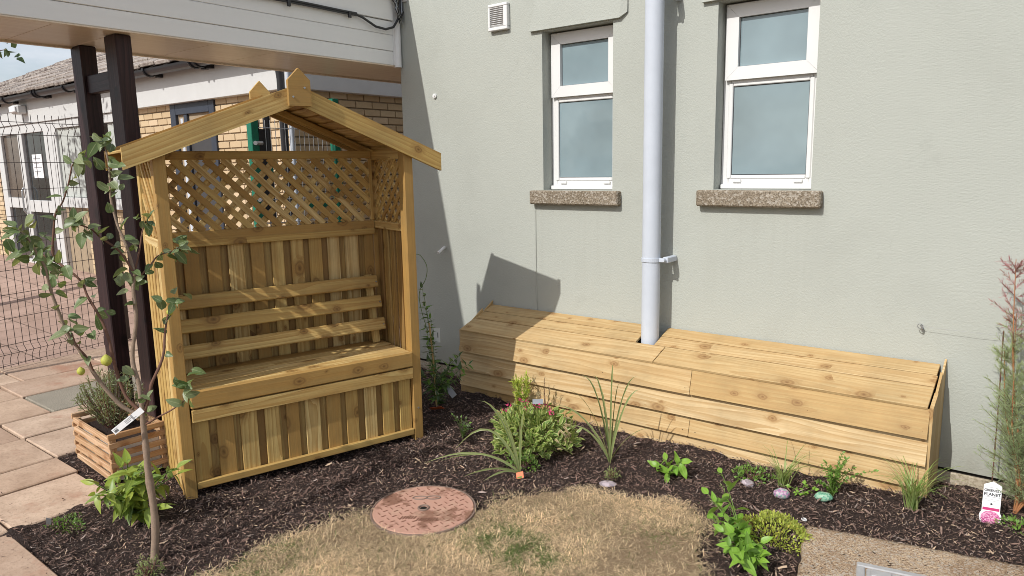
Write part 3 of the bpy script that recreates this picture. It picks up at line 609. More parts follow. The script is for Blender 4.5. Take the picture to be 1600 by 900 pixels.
# ------------------------------------------------------------------ brick building beyond
M['white2'] = simple('dull_white_plastic', (.56,.56,.55), .45, .35, var=.08, sc=6)  # duller copy of the white plastic, for the brick building only
BB = thing('brick_building', 'buff brick building with brown tiled roof and black gutter', 'building', (-6.02,.22,0))
def PX(x, y, z): return (x+6.02, y-.22, z)
wl1 = MB().box(PX(-16,.235,-.1), PX(-6.035,.6,2.62)).build('wall', M['mortar'], BB)
wl2 = MB().box(PX(-6.4,.601,-.1), PX(-6.035,7,2.62)).build('wall', M['mortar'], BB)
bm = MB().box((-.105,-.03,-.0315),(.105,.03,.0315),.003).mesh('brick', M['brick'])
Lc, Hc = .222, .0768
def bricks(parent, a, b, axis, fixed, z0, z1, zsplit):
    far = MB(); row = 0; z = z0
    while z < z1:
        x = a-(Lc/2 if row % 2 else 0)
        while x < b-.01:
            xa, xb = max(x, a), min(x+Lc-.012, b)
            if xb-xa > .03:
                loc = PX((xa+xb)/2, fixed, z+.032) if axis == 'x' else PX(fixed, (xa+xb)/2, z+.032); s = (xb-xa)/.21; jit = random.uniform(-.002, .002)
                m = Matrix.Translation(loc) @ Matrix.Rotation(0 if axis == 'x' else R(90), 4, 'Z') @ Matrix.Diagonal((s,1,1,1))
                m.translation += Vector((0,jit,0)) if axis == 'x' else Vector((jit,0,0))
                if z > zsplit: link('brick', bm, parent, mtx=m)
                else: far.box((-.105,-.03,-.0315),(.105,.03,.0315),0,m)
            x += Lc
        z += Hc; row += 1
    if far.v: stuff(far.build('brickwork', M['brick'], parent))
bricks(wl1, -7.39, -6.02, 'x', .25, .0, 2.40, 1.45); bricks(wl1, -9.34, -8.34, 'x', .25, .0, 2.40, 1.35)
bricks(wl1, -10.95, -9.36, 'x', .25, .1, 1.13, 2); bricks(wl1, -16, -13.75, 'x', .25, .1, 2.4, 3); bricks(wl2, .23, 2.2, 'y', -6.05, 0, 2.40, 1.6)
MB().box(PX(-9.42,.135,2.36), PX(-6.0,.23,2.76),.004).build('white_band', M['white2'], BB); MB().box(PX(-16.3,.135,2.355), PX(-9.423,.23,2.76),.004).build('white_band', M['white2'], BB)
MB().box(PX(-6.03,.137,2.361), PX(-5.93,6,2.76),.004).build('white_band', M['white2'], BB)
gp = [(math.cos(a)*.06, math.sin(a)*.06) for a in np.linspace(math.pi, 2*math.pi, 11)]; gp += [(math.cos(a)*.052, math.sin(a)*.052+.004) for a in np.linspace(2*math.pi, math.pi, 11)]
g = MB().prism([(.01-.22+p[0]*1.1, 2.735+p[1]*1.1) for p in gp], -10.3, .15, 'x').build('gutter', M['black'], BB)
for x in (-13.5,-12.75,-11.6,-10.55,-9.4,-8.33,-7.35,-6.55):
    for dx in ((0,.1) if x in (-11.6,-7.35) else (0,)):
        MB().tube([PX(x+dx,(.01+.076*math.cos(a)),2.735+.07*math.sin(a)) for a in np.linspace(math.pi*.95,2*math.pi,9)], .014, 6).box(PX(x+dx-.02,.08,2.655),PX(x+dx+.05,.134,2.69)).build('bracket', M['black'], g)
MB().tube([PX(-6.04,.1,2.62),PX(-6.04,.12,2.45),PX(-6.05,.12,0)], .038, 14).build('downpipe', M['black'], BB, smooth=True)
MB().tube([PX(-5.94,.13,2.62),PX(-5.94,.13,1.0)], .022, 10).build('conduit', M['pipe'], BB, smooth=True)
lp = MB().box(PX(-12.66,.0,2.49), PX(-12.40,.132,2.62),.02).build('security_lamp', M['white2'], BB); MB().box(PX(-12.64,-.03,2.51), PX(-12.42,-.0005,2.60),.012).build('lens', M['paper'], lp)
# roof: tiles laid in courses on a 30 degree slope running back from the eaves, hipped at the left
pitch = R(27); tp, ct, st_ = math.tan(pitch), math.cos(pitch), math.sin(pitch)
tm = MB().box((-.164,0,0),(.164,.34,.045),.008).mesh('roof_tile', M['tile'])
rb = MB(); hx0 = -15.55
rb.add([PX(hx0,-.0,2.74),PX(-5.85,-.0,2.74),PX(-8.4,2.9,2.74+2.9*tp),PX(hx0+4.4,2.9,2.74+2.9*tp)], [(0,1,2,3)]); rb.add([PX(-5.85,-.0,2.74),PX(-5.85,6,2.74),PX(-8.4,6,2.74+2.9*tp),PX(-8.4,2.9,2.74+2.9*tp)], [(0,1,2,3)]); rf = rb.build('roof', M['tile'], BB)
nt = 0
for c in range(11):
    s = c*.25; yy = -.04+s*ct; zz = 2.745+s*st_; x = hx0+max(0, (yy)/2.9*4.4)+.1+(.17 if c % 2 else 0)
    while x < -5.95-max(0, yy/2.9*2.5) and nt < 300:
        m = Matrix.Translation(PX(x, yy, zz+.012+random.uniform(-.009,.009))) @ Matrix.Rotation(pitch-R(4.5)+random.uniform(-.012,.012), 4, 'X') @ Matrix.Rotation(random.uniform(-.012,.012), 4, 'Z')
        link('roof_tile', tm, rf, mtx=m); nt += 1; x += .342
for k in range(10):
    t0, t1 = k/10, (k+1.15)/10; p = lambda t: Vector(PX(hx0+4.4*t, 2.9*t, 2.775+2.9*t*tp))
    MB().tube([p(t0), p(t1)], [.10,.085], 8).build('hip_tile', M['tile'], rf)
# door set and windows of the left facade
d = MB()
def bar(b, xa, xb, za, zb, y0=.16, y1=.25, e=.004): b.box(PX(xa,y0,za), PX(xb,y1,zb), e)
bar(d,-13.95,-13.75,.1,2.35); bar(d,-13.02,-12.85,.1,2.35,.158); bar(d,-11.98,-11.7,.1,2.35,.158); bar(d,-13.745,-13.025,2.22,2.35); bar(d,-12.845,-11.985,2.22,2.35)
bar(d,-13.745,-13.025,.1,.27); bar(d,-13.745,-13.025,1.08,1.24); bar(d,-12.845,-11.985,1.03,1.21); bar(d,-12.845,-11.985,.1,.3)
dd = d.build('white_door', M['white2'], BB)
MB().box(PX(-13.74,.20,.28),PX(-13.03,.22,1.07)).box(PX(-12.84,.20,.31),PX(-11.99,.22,1.02)).box(PX(-12.84,.20,1.215),PX(-11.99,.22,2.215)).build('pane', M['darkglass'], dd)
MB().box(PX(-13.74,.205,1.245),PX(-13.03,.22,2.215)).build('curtained_pane', simple('brown_curtain_glass', (.11,.085,.065), .2, .6, var=.5, sc=5), dd)
MB().box(PX(-12.62,.192,1.55),PX(-12.25,.199,1.90)).build('notice', M['paper'], dd)
for k, w in enumerate((.26,.2,.28,.22)): MB().box(PX(-12.57,.189,1.83-k*.065),PX(-12.57+w,.1915,1.845-k*.065)).build('notice_line', M['greyink'], dd)
MB().tube([PX(-12.93,.13,1.0),PX(-12.93,.10,1.05),PX(-12.93,.10,1.35),PX(-12.93,.13,1.4)], .014, 8).build('handle', M['galv'], dd)
d = MB(); bar(d,-11.69,-11.55,1.16,2.35,.161); bar(d,-9.5,-9.37,1.16,2.35,.161); bar(d,-11.545,-9.505,2.24,2.35,.162); bar(d,-11.60,-9.37,1.13,1.27,.13)
bw = d.build('blind_window', M['white2'], BB); MB().box(PX(-11.545,.215,1.275),PX(-9.505,.225,2.235)).build('pane', simple('blind_backing', (.30,.32,.31), .35, .5), bw)
for k in range(15):
    x = -11.5+k*.135; MB().box((-.055,-.002,0),(.055,.002,.95)).build('blind_slat', M['blind'], bw, mtx=Matrix.Translation(PX(x,.205,1.28)) @ Matrix.Rotation(R(14), 4, 'Z'))
d = MB(); bar(d,-8.335,-8.22,.05,2.36,.2,.28); bar(d,-7.5,-7.395,.05,2.36,.2,.28); bar(d,-8.215,-7.505,2.24,2.36,.201,.28); bar(d,-8.05,-7.98,.05,2.235,.205,.28)
dr = d.build('dark_door', M['bluegrey'], BB); MB().box(PX(-8.215,.24,.05),PX(-7.505,.26,2.235)).build('pane', M['darkglass'], dr); MB().box(PX(-7.975,.232,.05),PX(-7.51,.2395,1.98)).build('panel', M['greypanel'], dr)
MB().box(PX(-8.17,.232,.05),PX(-8.12,.2395,2.2)).build('side_light', M['pipe'], dr)

# ------------------------------------------------------------------ wire fence and green gate
FD = Vector((-.232,.973,0)).normalized()
FN = thing('mesh_fence', 'dark welded wire mesh fence panel across the paving', 'fence', (-6.80,-2.62,0), math.atan2(FD.y, FD.x))
zw = [.03,.13,.20,.42,.62,.82,1.04,1.26,1.48,1.70,1.93,2.03]
def bulge(z): return -.035 if abs(z-.13) < .06 or abs(z-1.99) < .045 else 0.0
prof = [(0,0),(.03,0),(.08,-.0),(.13,-.035),(.18,0),(1.93,0),(1.98,-.035),(2.03,0),(2.10,0)]
vm_ = MB().tube([(0,b,a) for a,b in prof], .0026, 6).mesh('vertical_wire', M['wire'])
nF = 27
for k in range(nF): link('vertical_wire', vm_, FN, (k*.0605,0,0))
hm_ = MB().tube([(-.02,-.006,0),(nF*.0605,-.006,0)], .0027, 6).mesh('horizontal_wire', M['wire'])
for z in zw: link('horizontal_wire', hm_, FN, (0,bulge(z) if z not in (1.93,) else 0,z))
for x in (-.05,nF*.0605+.01): MB().box((x-.03,-.0,0),(x+.03,.045,2.06),.003).build('post', M['wire'], FN)
GT = thing('green_gate', 'green steel gate posts with wire mesh panel behind the arbour', 'gate', (-5.6,-.5,0), R(90))
for x, h, n in ((0,2.05,'post'),(.87,2.25,'post')):
    MB().box((x-.035,-.035,0),(x+.035,.035,h),.004).build(n, M['greensteel'], GT)
vm2 = MB().tube([(0,0,.1),(0,0,2.03)], .0028, 6).mesh('vertical_wire', M['galv'])
for k in range(15): link('vertical_wire', vm2, GT, (.08+k*.05,.01,0))
hm2 = MB().tube([(.035,.016,0),(.83,.016,0)], .004, 6).mesh('horizontal_wire', M['galv'])
for k in range(10): link('horizontal_wire', hm2, GT, (0,0,.1+k*.207))
MB().box((.04,-.03,1.2),(.10,.03,1.95)).build('stile', M['black'], GT); MB().box((.09,-.03,1.55),(.16,.03,1.72),.004).build('lock_box', M['greensteel'], GT)
for z in (1.83,1.35): MB().tube([(-.02,-.06,z),(.0,-.036,z),(.06,-.04,z)], .018, 8).build('hinge', M['galv'], GT)
MB().box((.50,.0,1.25),(.87,.02,1.29)).box((.55,.0,1.05),(.80,.02,1.09)).build('gate_rail', M['greensteel'], GT)
MB().tube([(.22,.12,0),(.22,.12,2.2)], .032, 12).build('side_post', M['black'], GT, smooth=True); MB().tube([(.11,.1,0),(.11,.1,2.2)], .018, 10).build('slide_bolt', M['black'], GT)

# ------------------------------------------------------------------ timber arbour with bench
AR = thing('arbour_bench', 'timber garden arbour bench with lattice sides and pitched roof', 'arbour', (-3.35,-2.344,-.024), R(73.48)); AR.scale = (1.015,)*3
A = M['arbour']
for s0 in (-.0825, 1.1875):
    plank('post', A, AR, (s0,.035,-.03), (s0,.035,1.70), .055, .07, (1,0,0)); plank('post', A, AR, (s0,.465,-.03), (s0,.465,1.70), .055, .05, (1,0,0))
DEP = .44
def vboards(parent_name, a, b, fn, z0, z1, wide, narrow, seed):
    """upright boards: wide ones with narrow ones lapped between; fn(u, off) gives x,y"""
    r = random.Random(seed); u = a; k = 0
    while u < b-.004:
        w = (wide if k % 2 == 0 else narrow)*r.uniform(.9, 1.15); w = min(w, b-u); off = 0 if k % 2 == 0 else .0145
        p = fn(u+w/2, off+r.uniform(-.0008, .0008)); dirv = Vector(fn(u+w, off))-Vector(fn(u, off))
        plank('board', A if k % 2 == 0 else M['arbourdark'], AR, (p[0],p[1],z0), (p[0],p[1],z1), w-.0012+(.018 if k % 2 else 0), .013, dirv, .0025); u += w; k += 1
    
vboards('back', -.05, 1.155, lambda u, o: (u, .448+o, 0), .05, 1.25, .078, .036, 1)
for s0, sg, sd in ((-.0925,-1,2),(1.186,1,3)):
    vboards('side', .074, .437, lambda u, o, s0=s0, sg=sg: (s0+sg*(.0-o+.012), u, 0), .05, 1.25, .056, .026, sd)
    for z, h in ((.048,.06),(1.262,.045),(1.675,.05)):
        plank('side_rail', A, AR, (s0-sg*.004,.071,z), (s0-sg*.004,.438,z), h, .04, (0,0,1))
for z, h, y in ((.048,.055,.438),(1.262,.052,.436),(1.683,.045,.436)):
    plank('back_rail', A, AR, (-.054,y,z), (1.159,y,z), h, .028, (0,0,1))
plank('back_rail', A, AR, (-.054,.428,1.222), (1.159,.428,1.222), .036, .02, (0,0,1))
for x in (-.045,1.150): plank('lattice_stile', A, AR, (x,.434,1.29), (x,.434,1.66), .022, .024, (1,0,0))
def lattice(W, H, org, xd, n, per=.083, sw=.034):
    """crossed diagonal slats clipped to a W x H frame; two layers"""
    xd = Vector(xd); zd = Vector((0,0,1)); org = Vector(org); nv = Vector(n)
    for layer, sg in ((0,1),(1,-1)):
        k = -int(H/per)-1
        while k*per < W+H:
            # band centre line: x + sg*z = c (sg=1: falls to the right going down)
            c = k*per+per/2
            if sg == 1: p, q = (c-H, H), (c, 0.0)
            else: p, q = (c-H, 0.0), (c, H)
            dx, dz = q[0]-p[0], q[1]-p[1]; ts = []
            t0, t1 = max(0, (0-p[0])/dx), min(1, (W-p[0])/dx)
            if t1-t0 > .04:
                jit = random.uniform(-.003,.003)
                a3 = org+xd*(p[0]+dx*t0+jit)+zd*(p[1]+dz*t0)+nv*(layer*.009); b3 = org+xd*(p[0]+dx*t1+jit)+zd*(p[1]+dz*t1)+nv*(layer*.009)
                ln = (b3-a3).length; a3 -= (b3-a3)/ln*.006; b3 += (b3-a3)/ln*.006
                plank('slat', A, AR, a3, b3, sw, .0075, (b3-a3).cross(nv), .0012)
            k += 1
lattice(1.17, .37, (-.035,.428,1.29), (1,0,0), (0,1,0))
lattice(.365, .37, (-.088,.073,1.288), (0,1,0), (-1,0,0), .083, .026); lattice(.365, .37, (1.182,.073,1.288), (0,1,0), (1,0,0), .083, .026)
# bench
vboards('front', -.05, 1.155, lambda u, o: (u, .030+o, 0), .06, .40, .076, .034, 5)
plank('bottom_rail', A, AR, (-.052,.012,.058), (1.157,.012,.058), .036, .024, (0,0,1))
plank('apron', A, AR, (-.048,.006,.418), (1.160,.006,.418), .064, .026, (0,0,1)); plank('seat_plank', A, AR, (-.050,.006,.500), (1.162,.006,.500), .088, .03, (0,0,1), .006)
for k in range(4): plank('seat_plank', A, AR, (-.052,.072+k*.098,.533+random.uniform(-.001,.001)), (1.157,.072+k*.098,.533), .0965, .022, (0,1,0), .004)
for y, z in ((.318,.665),(.355,.797),(.395,.916)): plank('back_slat', A, AR, (-.050,y,z), (1.145,y,z), .074, .032, (0,.28,1), .005)
for x in (.02,1.10): plank('back_support', A, AR, (x,.348,.545), (x,.43,.955), .045, .022, (1,0,0))
# roof
ap, zc = .575, 2.018
sl_l, sl_r = (1.712-zc)/(-.23-ap), (zc-1.678)/(1.382-ap)
def barge(y0, y1, side):
    if side == 'l': x1, zz = -.235, zc-(ap+.235)*sl_l
    else: x1, zz = 1.382, zc-(1.382-ap)*sl_r
    dr = Vector((x1-ap,0,zz-zc)); ln = dr.length; h = .098
    sgn = -1 if side == 'l' else 1
    x = dr.normalized(); ydir = Vector((0,0,1)); yv = (ydir-x*ydir.dot(x)).normalized()
    c = -x.dot(Vector((0,0,1)))  # drop
    k = h*(-x.z)
    poly = [(0,0),(ln,0),(ln+h*0+h*x.z*1.0,-h*abs(x.x)),( h*x.z,-h*abs(x.x))]
    pl_ = [(0,0),(ln,0),(ln+h*x.z*-1,-h*abs(x.x)),(-h*x.z,-h*abs(x.x))]
    zv = x.cross(yv)
    ya, yb = (y0, y1) if zv.y > 0 else (-y1, -y0)
    polyboard('barge_board', A, AR, pl_, ya, yb, (ap,0,zc), x, yv)
for sd in ('l','r'): barge(-.032,-.008,sd); barge(.556,.580,sd)
for sd in (-1,1):
    x1 = -.235 if sd < 0 else 1.382; sl = sl_l if sd < 0 else sl_r; dr = Vector((x1-ap,0,-abs(x1-ap)*sl)); ln = dr.length; x = dr/ln; up = Vector((-x.z*1,0,x.x)) if sd > 0 else Vector((x.z,0,-x.x))
    n = 10; st = ln/n
    for k in range(n):
        c = Vector((ap,0,zc))+x*(st*(k+.5))-up*.020
        wv = (x*1.0-up*-.10).normalized()
        plank('roof_board', A, AR, (c.x,-.006,c.z), (c.x,.554,c.z), st*1.16, .011, wv, .002)
    # rafters under the boards, back and front
    for y in (.535,.02):
        c0 = Vector((ap,y,zc))+x*.05-up*.052; c1 = Vector((ap,y,zc))+x*(ln-.16)-up*.052
        plank('rafter', A, AR, c0, c1, .036, .03, up)
for y0, y1, zt in ((-.060,-.033,2.095),(.581,.606,2.098)):
    w = .056; poly = [(1.912,ap-w),(2.036,ap-w),(zt,ap),(2.036,ap+w),(1.912,ap+w)]
    polyboard('finial', A, AR, poly, y0, y1, (0,0,0), (0,0,1), (1,0,0)) if False else MB().prism([(p[1]-ap,p[0]-2.0) for p in poly], y0, y1, 'y').build('finial', A, AR, (ap,0,2.0))
# iron-grey screw heads on the front slats
scr = MB().tube([(0,0,0),(0,-.004,0)], .005, 8).mesh('screw', M['galv'])
for (x,y,z) in ((1.13,.30,.665),(1.13,.337,.797),(1.13,.377,.916),(.54,-.0605,1.955),(.60,-.0605,2.0),(-.08,-.001,.2),(1.187,-.001,.2)): link('screw', scr, AR, (x,y,z))

# ------------------------------------------------------------------ featheredge timber pipe boxing on the wall
TB = thing('timber_boxing', 'pale timber plank boxing with sloping lid along the green wall', 'boxing', (-1.9,0,0))
def bx(p): return (p[0]+1.9, p[1], p[2])
FY = -.37
rows = [(.305,.443,[(-3.385,-1.633),(-1.630,-.452)]), (.172,.312,[(-3.385,-1.05+.6),]), (.058,.182,[(-3.385,-1.635),(-1.632,-.452)]), (-.06,.068,[(-3.385,-2.3),(-2.297,-.452)])]
for za, zb, segs in rows:
    for xa, xb in segs:
        z0, z1 = za+random.uniform(-.002,.002), zb
        m = Vector((0,-.10,1)); 
        h = z1-z0; px = MB()
        l = xb-xa; 
        px.prism([(-h/2,-.034),(h/2,-.001),(h/2,.010),(-h/2,-.012)], -l/2, l/2, 'x')
        o = px.mesh('plank', M['larch']); mm = Matrix(((1,0,0),(0,0,1),(0,1,0))).to_4x4()
        mm.translation = bx(((xa+xb)/2, FY, (z0+z1)/2))
        link('plank', o, TB, mtx=mm)
def slope(t): return Vector((0, FY-.006+t*.368, .447+t*.123))
wv = (slope(1)-slope(0)).normalized()
for ta, tb, segs in ((.0,.44,[(-3.39,-1.876),(-1.872,-.462)]), (.462,.715,[(-3.40,-2.078),(-1.952,-.462)]), (.738,1.0,[(-3.40,-2.078),(-1.954,-.468)])):
    for xa, xb in segs:
        c = slope((ta+tb)/2); w = (slope(tb)-slope(ta)).length; 
        plank('lid_plank', M['larch'], TB, bx((xa,c.y,c.z)), bx((xb,c.y,c.z+random.uniform(-.001,.001))), w, .016, wv, .002)
for k, (ya, yb) in enumerate(((-.375,-.252),(-.25,-.126),(-.124,-.004))):
    for X in (-.446, -3.392):
        zt = .447+(ya+.376)/.368*.123+.004; zt2 = .447+(yb+.376)/.368*.123+.004-.0
        th = .016 if k == 0 else .013-.002*k
        mm = Matrix(((0,0,1),(0,1,0),(1,0,0))).to_4x4(); mm = Matrix(((0,0,1),(0,1,0),(-1,0,0))).to_4x4()
        poly = [(.06,ya),(.06,yb),(-zt2-.03*(k>0),yb),(-zt,ya)]
        mm.translation = bx((X,0,0)); me_ = MB().prism(poly, -th/2, th/2).mesh('end_board', M['larch']); link('end_board', me_, TB, mtx=mm)
MB().prism([(-.355,-.1),(-.352,.432),(-.006,.548),(-.006,-.1)], -1.47, -.22, 'x').prism([(-.355,-.1),(-.352,.432),(-.205,.481),(-.205,-.1)], -.219, -.02, 'x').prism([(-.355,-.1),(-.352,.432),(-.006,.548),(-.006,-.1)], -.019, 1.43, 'x').build('dark_core', M['darkgap'], TB)  # solid near-black filler; its colour puts the shade into the plank gaps
nail = MB().tube([(0,0,0),(0,-.003,0)], .0045, 6).mesh('nail', M['darkgap'])
for x in (-3.36,-2.8,-2.2,-1.66,-1.6,-1.0,-.48):
    for z in (.335,.20,.085): link('nail', nail, TB, bx((x+random.uniform(-.01,.01), FY-.0235, z)))

# ------------------------------------------------------------------ crate planter
cx_, cy_ = Vector((-1,.06,0)).normalized(), Vector((-.06,-1,0)).normalized()*-1
CR = thing('crate_planter', 'square slatted pine crate planter beside the arbour', 'planter', (-3.82,-2.60,0), math.atan2(-.06, 1)+math.pi)
CL, CWd, CHt = .53, .28, .25   # local x runs left, local y runs toward the viewer side negated
for k in range(5):
    z = .022+k*.053
    for y in (.0,-CWd): plank('slat', M['crate'], CR, (-.005,y,z), (CL,y,z), .031, .016, (0,0,1), .002)
    for x in (.0,CL): plank('slat', M['crate'], CR, (x,.012,z+.027 if k < 4 else z+.022), (x,-CWd-.012,z+.027 if k < 4 else z+.022), .030, .016, (0,0,1), .002)
for x in (.016,CL-.016):
    for y in (-.018,-CWd+.018): plank('corner_post', M['crate'], CR, (x,y,0), (x,y,.245), .022, .022, (1,0,0), .002)
plank('middle_post', M['crate'], CR, (CL/2,-.014,0), (CL/2,-.014,.24), .03, .014, (1,0,0), .002)
MB().box((.03,-CWd+.03,.0),(CL-.03,-.03,.19)).build('liner', M['paper'], CR); MB().box((.028,-CWd+.028,.188),(CL-.028,-.028,.205)).build('soil', M['mulchbase'], CR)

# ------------------------------------------------------------------ manhole cover
MH = thing('manhole_cover', 'round rusty red manhole cover with raised tread marks in the lawn', 'manhole cover', (MAN[0],MAN[1],.012), R(38))
def disc(b, r, z0, z1, n=64):
    b.tube([(0,0,z0),(0,0,z1-.003),(0,0,z1)], [r,r,r-.003], n)
    return b
disc(MB(), .236, -.02, .014).build('plate', M['iron'], MH); 
MB().add([(r*math.cos(2*math.pi*k/64), r*math.sin(2*math.pi*k/64), z) for r, z in ((.2385,-.02),(.2385,.012),(.246,.012),(.250,-.02)) for k in range(64)], [(a*64+k, a*64+(k+1)%64, (a+1)*64+(k+1)%64, (a+1)*64+k) for a in range(3) for k in range(64)]).build('rim', M['ironedge'], MH)
tr1 = MB().box((-.011,-.0022,0),(.011,.0022,.003),.001).mesh('tread_bar', M['ironmark'])
for i in range(-9,10):
    for j in range(-9,10):
        x, y = i*.025, j*.025; r = math.hypot(x, y)
        if r > .222 or r < .05 or abs(x+.02) < .07 and .055 < -y < .12 or abs(x-.01) < .085 and .05 < y < .15: continue
        if (i+j) % 2: continue
        link('tread_bar', tr1, MH, mtx=Matrix.Translation((x,y,.0138)) @ Matrix.Rotation(R(35 if (i % 2) else -55), 4, 'Z'))
MB().tube([(.024*math.cos(a),.024*math.sin(a),.0155) for a in np.linspace(0,6.283,21)], .005, 6, False).build('key_ring', M['ironedge'], MH, smooth=True); disc(MB(), .018, .01, .0152, 20).build('key_hole', M['darkgap'], MH)
for k in range(14): MB().box((-.014,-.0017,0),(.014,.0017,.003)).build('raised_rib', M['ironmark'], MH, mtx=Matrix.Translation((-.09+k*.0125,-.092-.02*(k>5),.0139)) @ Matrix.Rotation(R(70), 4, 'Z'))
for ox in (-.03,.035): MB().tube([(ox+.034*math.cos(a),.105+.017*math.sin(a),.0145) for a in np.linspace(0,6.283,17)], .0035, 6, False).build('raised_ring', M['ironedge'], MH, smooth=True)

# ------------------------------------------------------------------ concrete slab with metal cover
CS = thing('concrete_slab', 'rough weathered concrete slab at the lower right', 'slab', tuple(SLO), math.atan2(SLU.y, SLU.x))
def slabmesh():
    nx, ny = 90, 70; xs = np.linspace(0, 1.7, nx); ys = np.linspace(0, -1.3, ny); X, Y = np.meshgrid(xs, ys)
    e = np.minimum.reduce([X, 1.7-X, -Y, 1.3+Y]); wob = .006*np.sin(23*X)+.005*np.sin(31*X+2)+.005*np.sin(19*Y+1)+.004*np.sin(41*Y)
    cr_ = np.clip(.09-np.hypot(X, Y), 0, 1)
    Z = .052-.016*np.exp(-np.clip(e, 0, 1)/.018)+rng.normal(0, .0012, X.shape)-.0
    Xw = X+np.where(X < .01, wob+.03*np.exp(-(-Y)/.03)+.008, 0); Yw = Y+np.where(Y > -.01, -np.abs(wob)*1.2-.025*np.exp(-X/.04)-.01*np.sin(4*X), 0)
    V = np.stack([Xw.ravel(), Yw.ravel(), Z.ravel()], 1); i = np.arange(ny-1)[:, None]*nx+np.arange(nx-1)[None]; F = np.stack([i, i+nx, i+nx+1, i+1], -1).reshape(-1, 4)
    ring = np.concatenate([np.arange(nx), np.arange(1, ny)*nx+nx-1, (ny-1)*nx+np.arange(nx-2, -1, -1), np.arange(ny-2, 0, -1)*nx]); low = V[ring].copy(); low[:, 2] = -.06
    V2 = np.concatenate([V, low]); m = len(ring); a = np.arange(m); b = (a+1) % m
    F2 = np.stack([ring[a], ring[b], len(V)+b, len(V)+a], 1); return V2, np.concatenate([F, F2])
vv, ff = slabmesh(); link('slab', fastmesh('slab', vv, ff, M['slab'], smooth=True), CS)
def grit():
    n = 11000; x = rng.uniform(.02, 1.6, n); y = -rng.uniform(.02, 1.0, n); k = ~((x > .19) & (y < -.24)); x, y = x[k], y[k]; n = len(x)
    r = rng.gamma(2.2, .0013, n).clip(.0012, .009); C = np.stack([x, y, np.full(n, .051)], 1)
    d = rng.normal(size=(n, 4, 3)); d /= np.linalg.norm(d, axis=2, keepdims=True); d[:, :, 2] = np.abs(d[:, :, 2])*.6
    V = (C[:, None]+d*r[:, None, None]).reshape(-1, 3); i = np.arange(n)[:, None]*4; F = np.concatenate([i+np.array([[0,1,2]]), i+np.array([[0,2,3]]), i+np.array([[1,2,3]]), i+np.array([[0,1,3]])])
    t = rng.random(n); col = np.array([.34,.25,.165])*rng.uniform(.4, 1.5, n)[:, None]; dk = t < .35+.4*(np.sin(6*x+2)*np.sin(9*y+1) > .1); col[dk] = np.array([.07,.045,.032])*rng.uniform(.6, 1.6, dk.sum())[:, None]
    stuff(link('loose_grit', fastmesh('loose_grit', V, F, M['chips'], np.repeat(col, 4, 0)), CS))
grit()
IC = thing('inspection_cover', 'grey rectangular metal inspection cover set in the concrete slab', 'inspection cover', (0,0,0)); IC.location = SLO+SLU*.215+SLV*.262+Vector((0,0,.052)); IC.rotation_euler = (0,0,math.atan2(SLU.y, SLU.x))
f = MB(); f.box((0,-.62,-.01),(.46,-.58,.006),.004).box((0,-.579,-.01),(.03,-.031,.006),.004).box((.43,-.579,-.01),(.46,-.031,.006),.004).box((0,-.03,-.01),(.46,0,.006),.004); f.build('frame', M['covermetal'], IC)
MB().box((.034,-.576,-.01),(.426,-.034,.002),.003).build('lid', M['covermetal'], IC)
for (a_, b_) in ((.05,.12),(.34,.41)): MB().box((a_,-.09,.002),(b_,-.045,.009),.003).build('lifting_boss', M['covermetal'], IC)
for k in range(5): MB().box((.13+k*.04,-.3,.0022),(.15+k*.04,-.06,.006),.002).build('tread_rib', M['covermetal'], IC)

# ------------------------------------------------------------------ plants
def leafmesh(name, mat, Lg=1.0, Wd=.4, fold=.25, curl=.3, n=5, wave=0.0, tip=1.0, base=.5):
    V = []; UV = []; F = []
    for i in range(n+1):
        t = i/n; w = Wd*.5*(math.sin(math.pi*min(1, t**base))**tip if 0 < t < 1 else .03); z = -curl*Lg*t*t*.5
        for s in (-1, 0, 1):
            V.append((t*Lg, s*w, z+abs(s)*w*fold+wave*math.sin(t*9+s)*Wd*.2)); UV.append((t, .5+.5*s))
    for i in range(n):
        a = i*3; F += [(a, a+3, a+4, a+1), (a+1, a+4, a+5, a+2)]
    return fastmesh(name, np.array(V), np.array(F), mat, None, np.array(UV), True)
def frame(p, d, up=(0,0,1), s=1.0, roll=0.0):
    x = Vector(d).normalized(); u = Vector(up); y = u.cross(x)
    if y.length < 1e-3: y = x.orthogonal()
    y.normalize(); z = x.cross(y); m = Matrix((x, y, z)).transposed().to_4x4() @ Matrix.Rotation(roll, 4, 'X'); m = m @ Matrix.Scale(s, 4); m.translation = Vector(p); return m
def put(meshes, mats, parent, name='leaf', cap=300):
    for k, m in enumerate(mats[:cap]): link(name, meshes[k % len(meshes)], parent, mtx=m)
    rest = mats[cap:]
    if rest:
        V = []; F = []; U = []; o = 0; src = meshes[0]; nv = len(src.vertices); co = np.empty(nv*3, np.float32); src.vertices.foreach_get('co', co); co = np.c_[co.reshape(-1, 3), np.ones(nv)]
        fa = np.array([list(p.vertices) for p in src.polygons]); uvl = np.zeros((nv, 2))
        for p in src.polygons:
            for li in p.loop_indices: uvl[src.loops[li].vertex_index] = src.uv_layers[0].data[li].uv[:]
        for m in rest: V.append((co @ np.array(m).T)[:, :3]); F.append(fa+o); U.append(uvl); o += nv
        stuff(link(name+'_mass', fastmesh(name+'_mass', np.concatenate(V), np.concatenate(F), src.materials[0], None, np.concatenate(U), True), parent))
def rv(a=1.0): return Vector((random.gauss(0,a), random.gauss(0,a), random.gauss(0,a)))
def plant(name, label, cat, x, y, group=None): return thing(name, label, cat, (x, y, float(gh(x, y))), 0, group)
CAMP = Vector((0,-4.085,1.6))
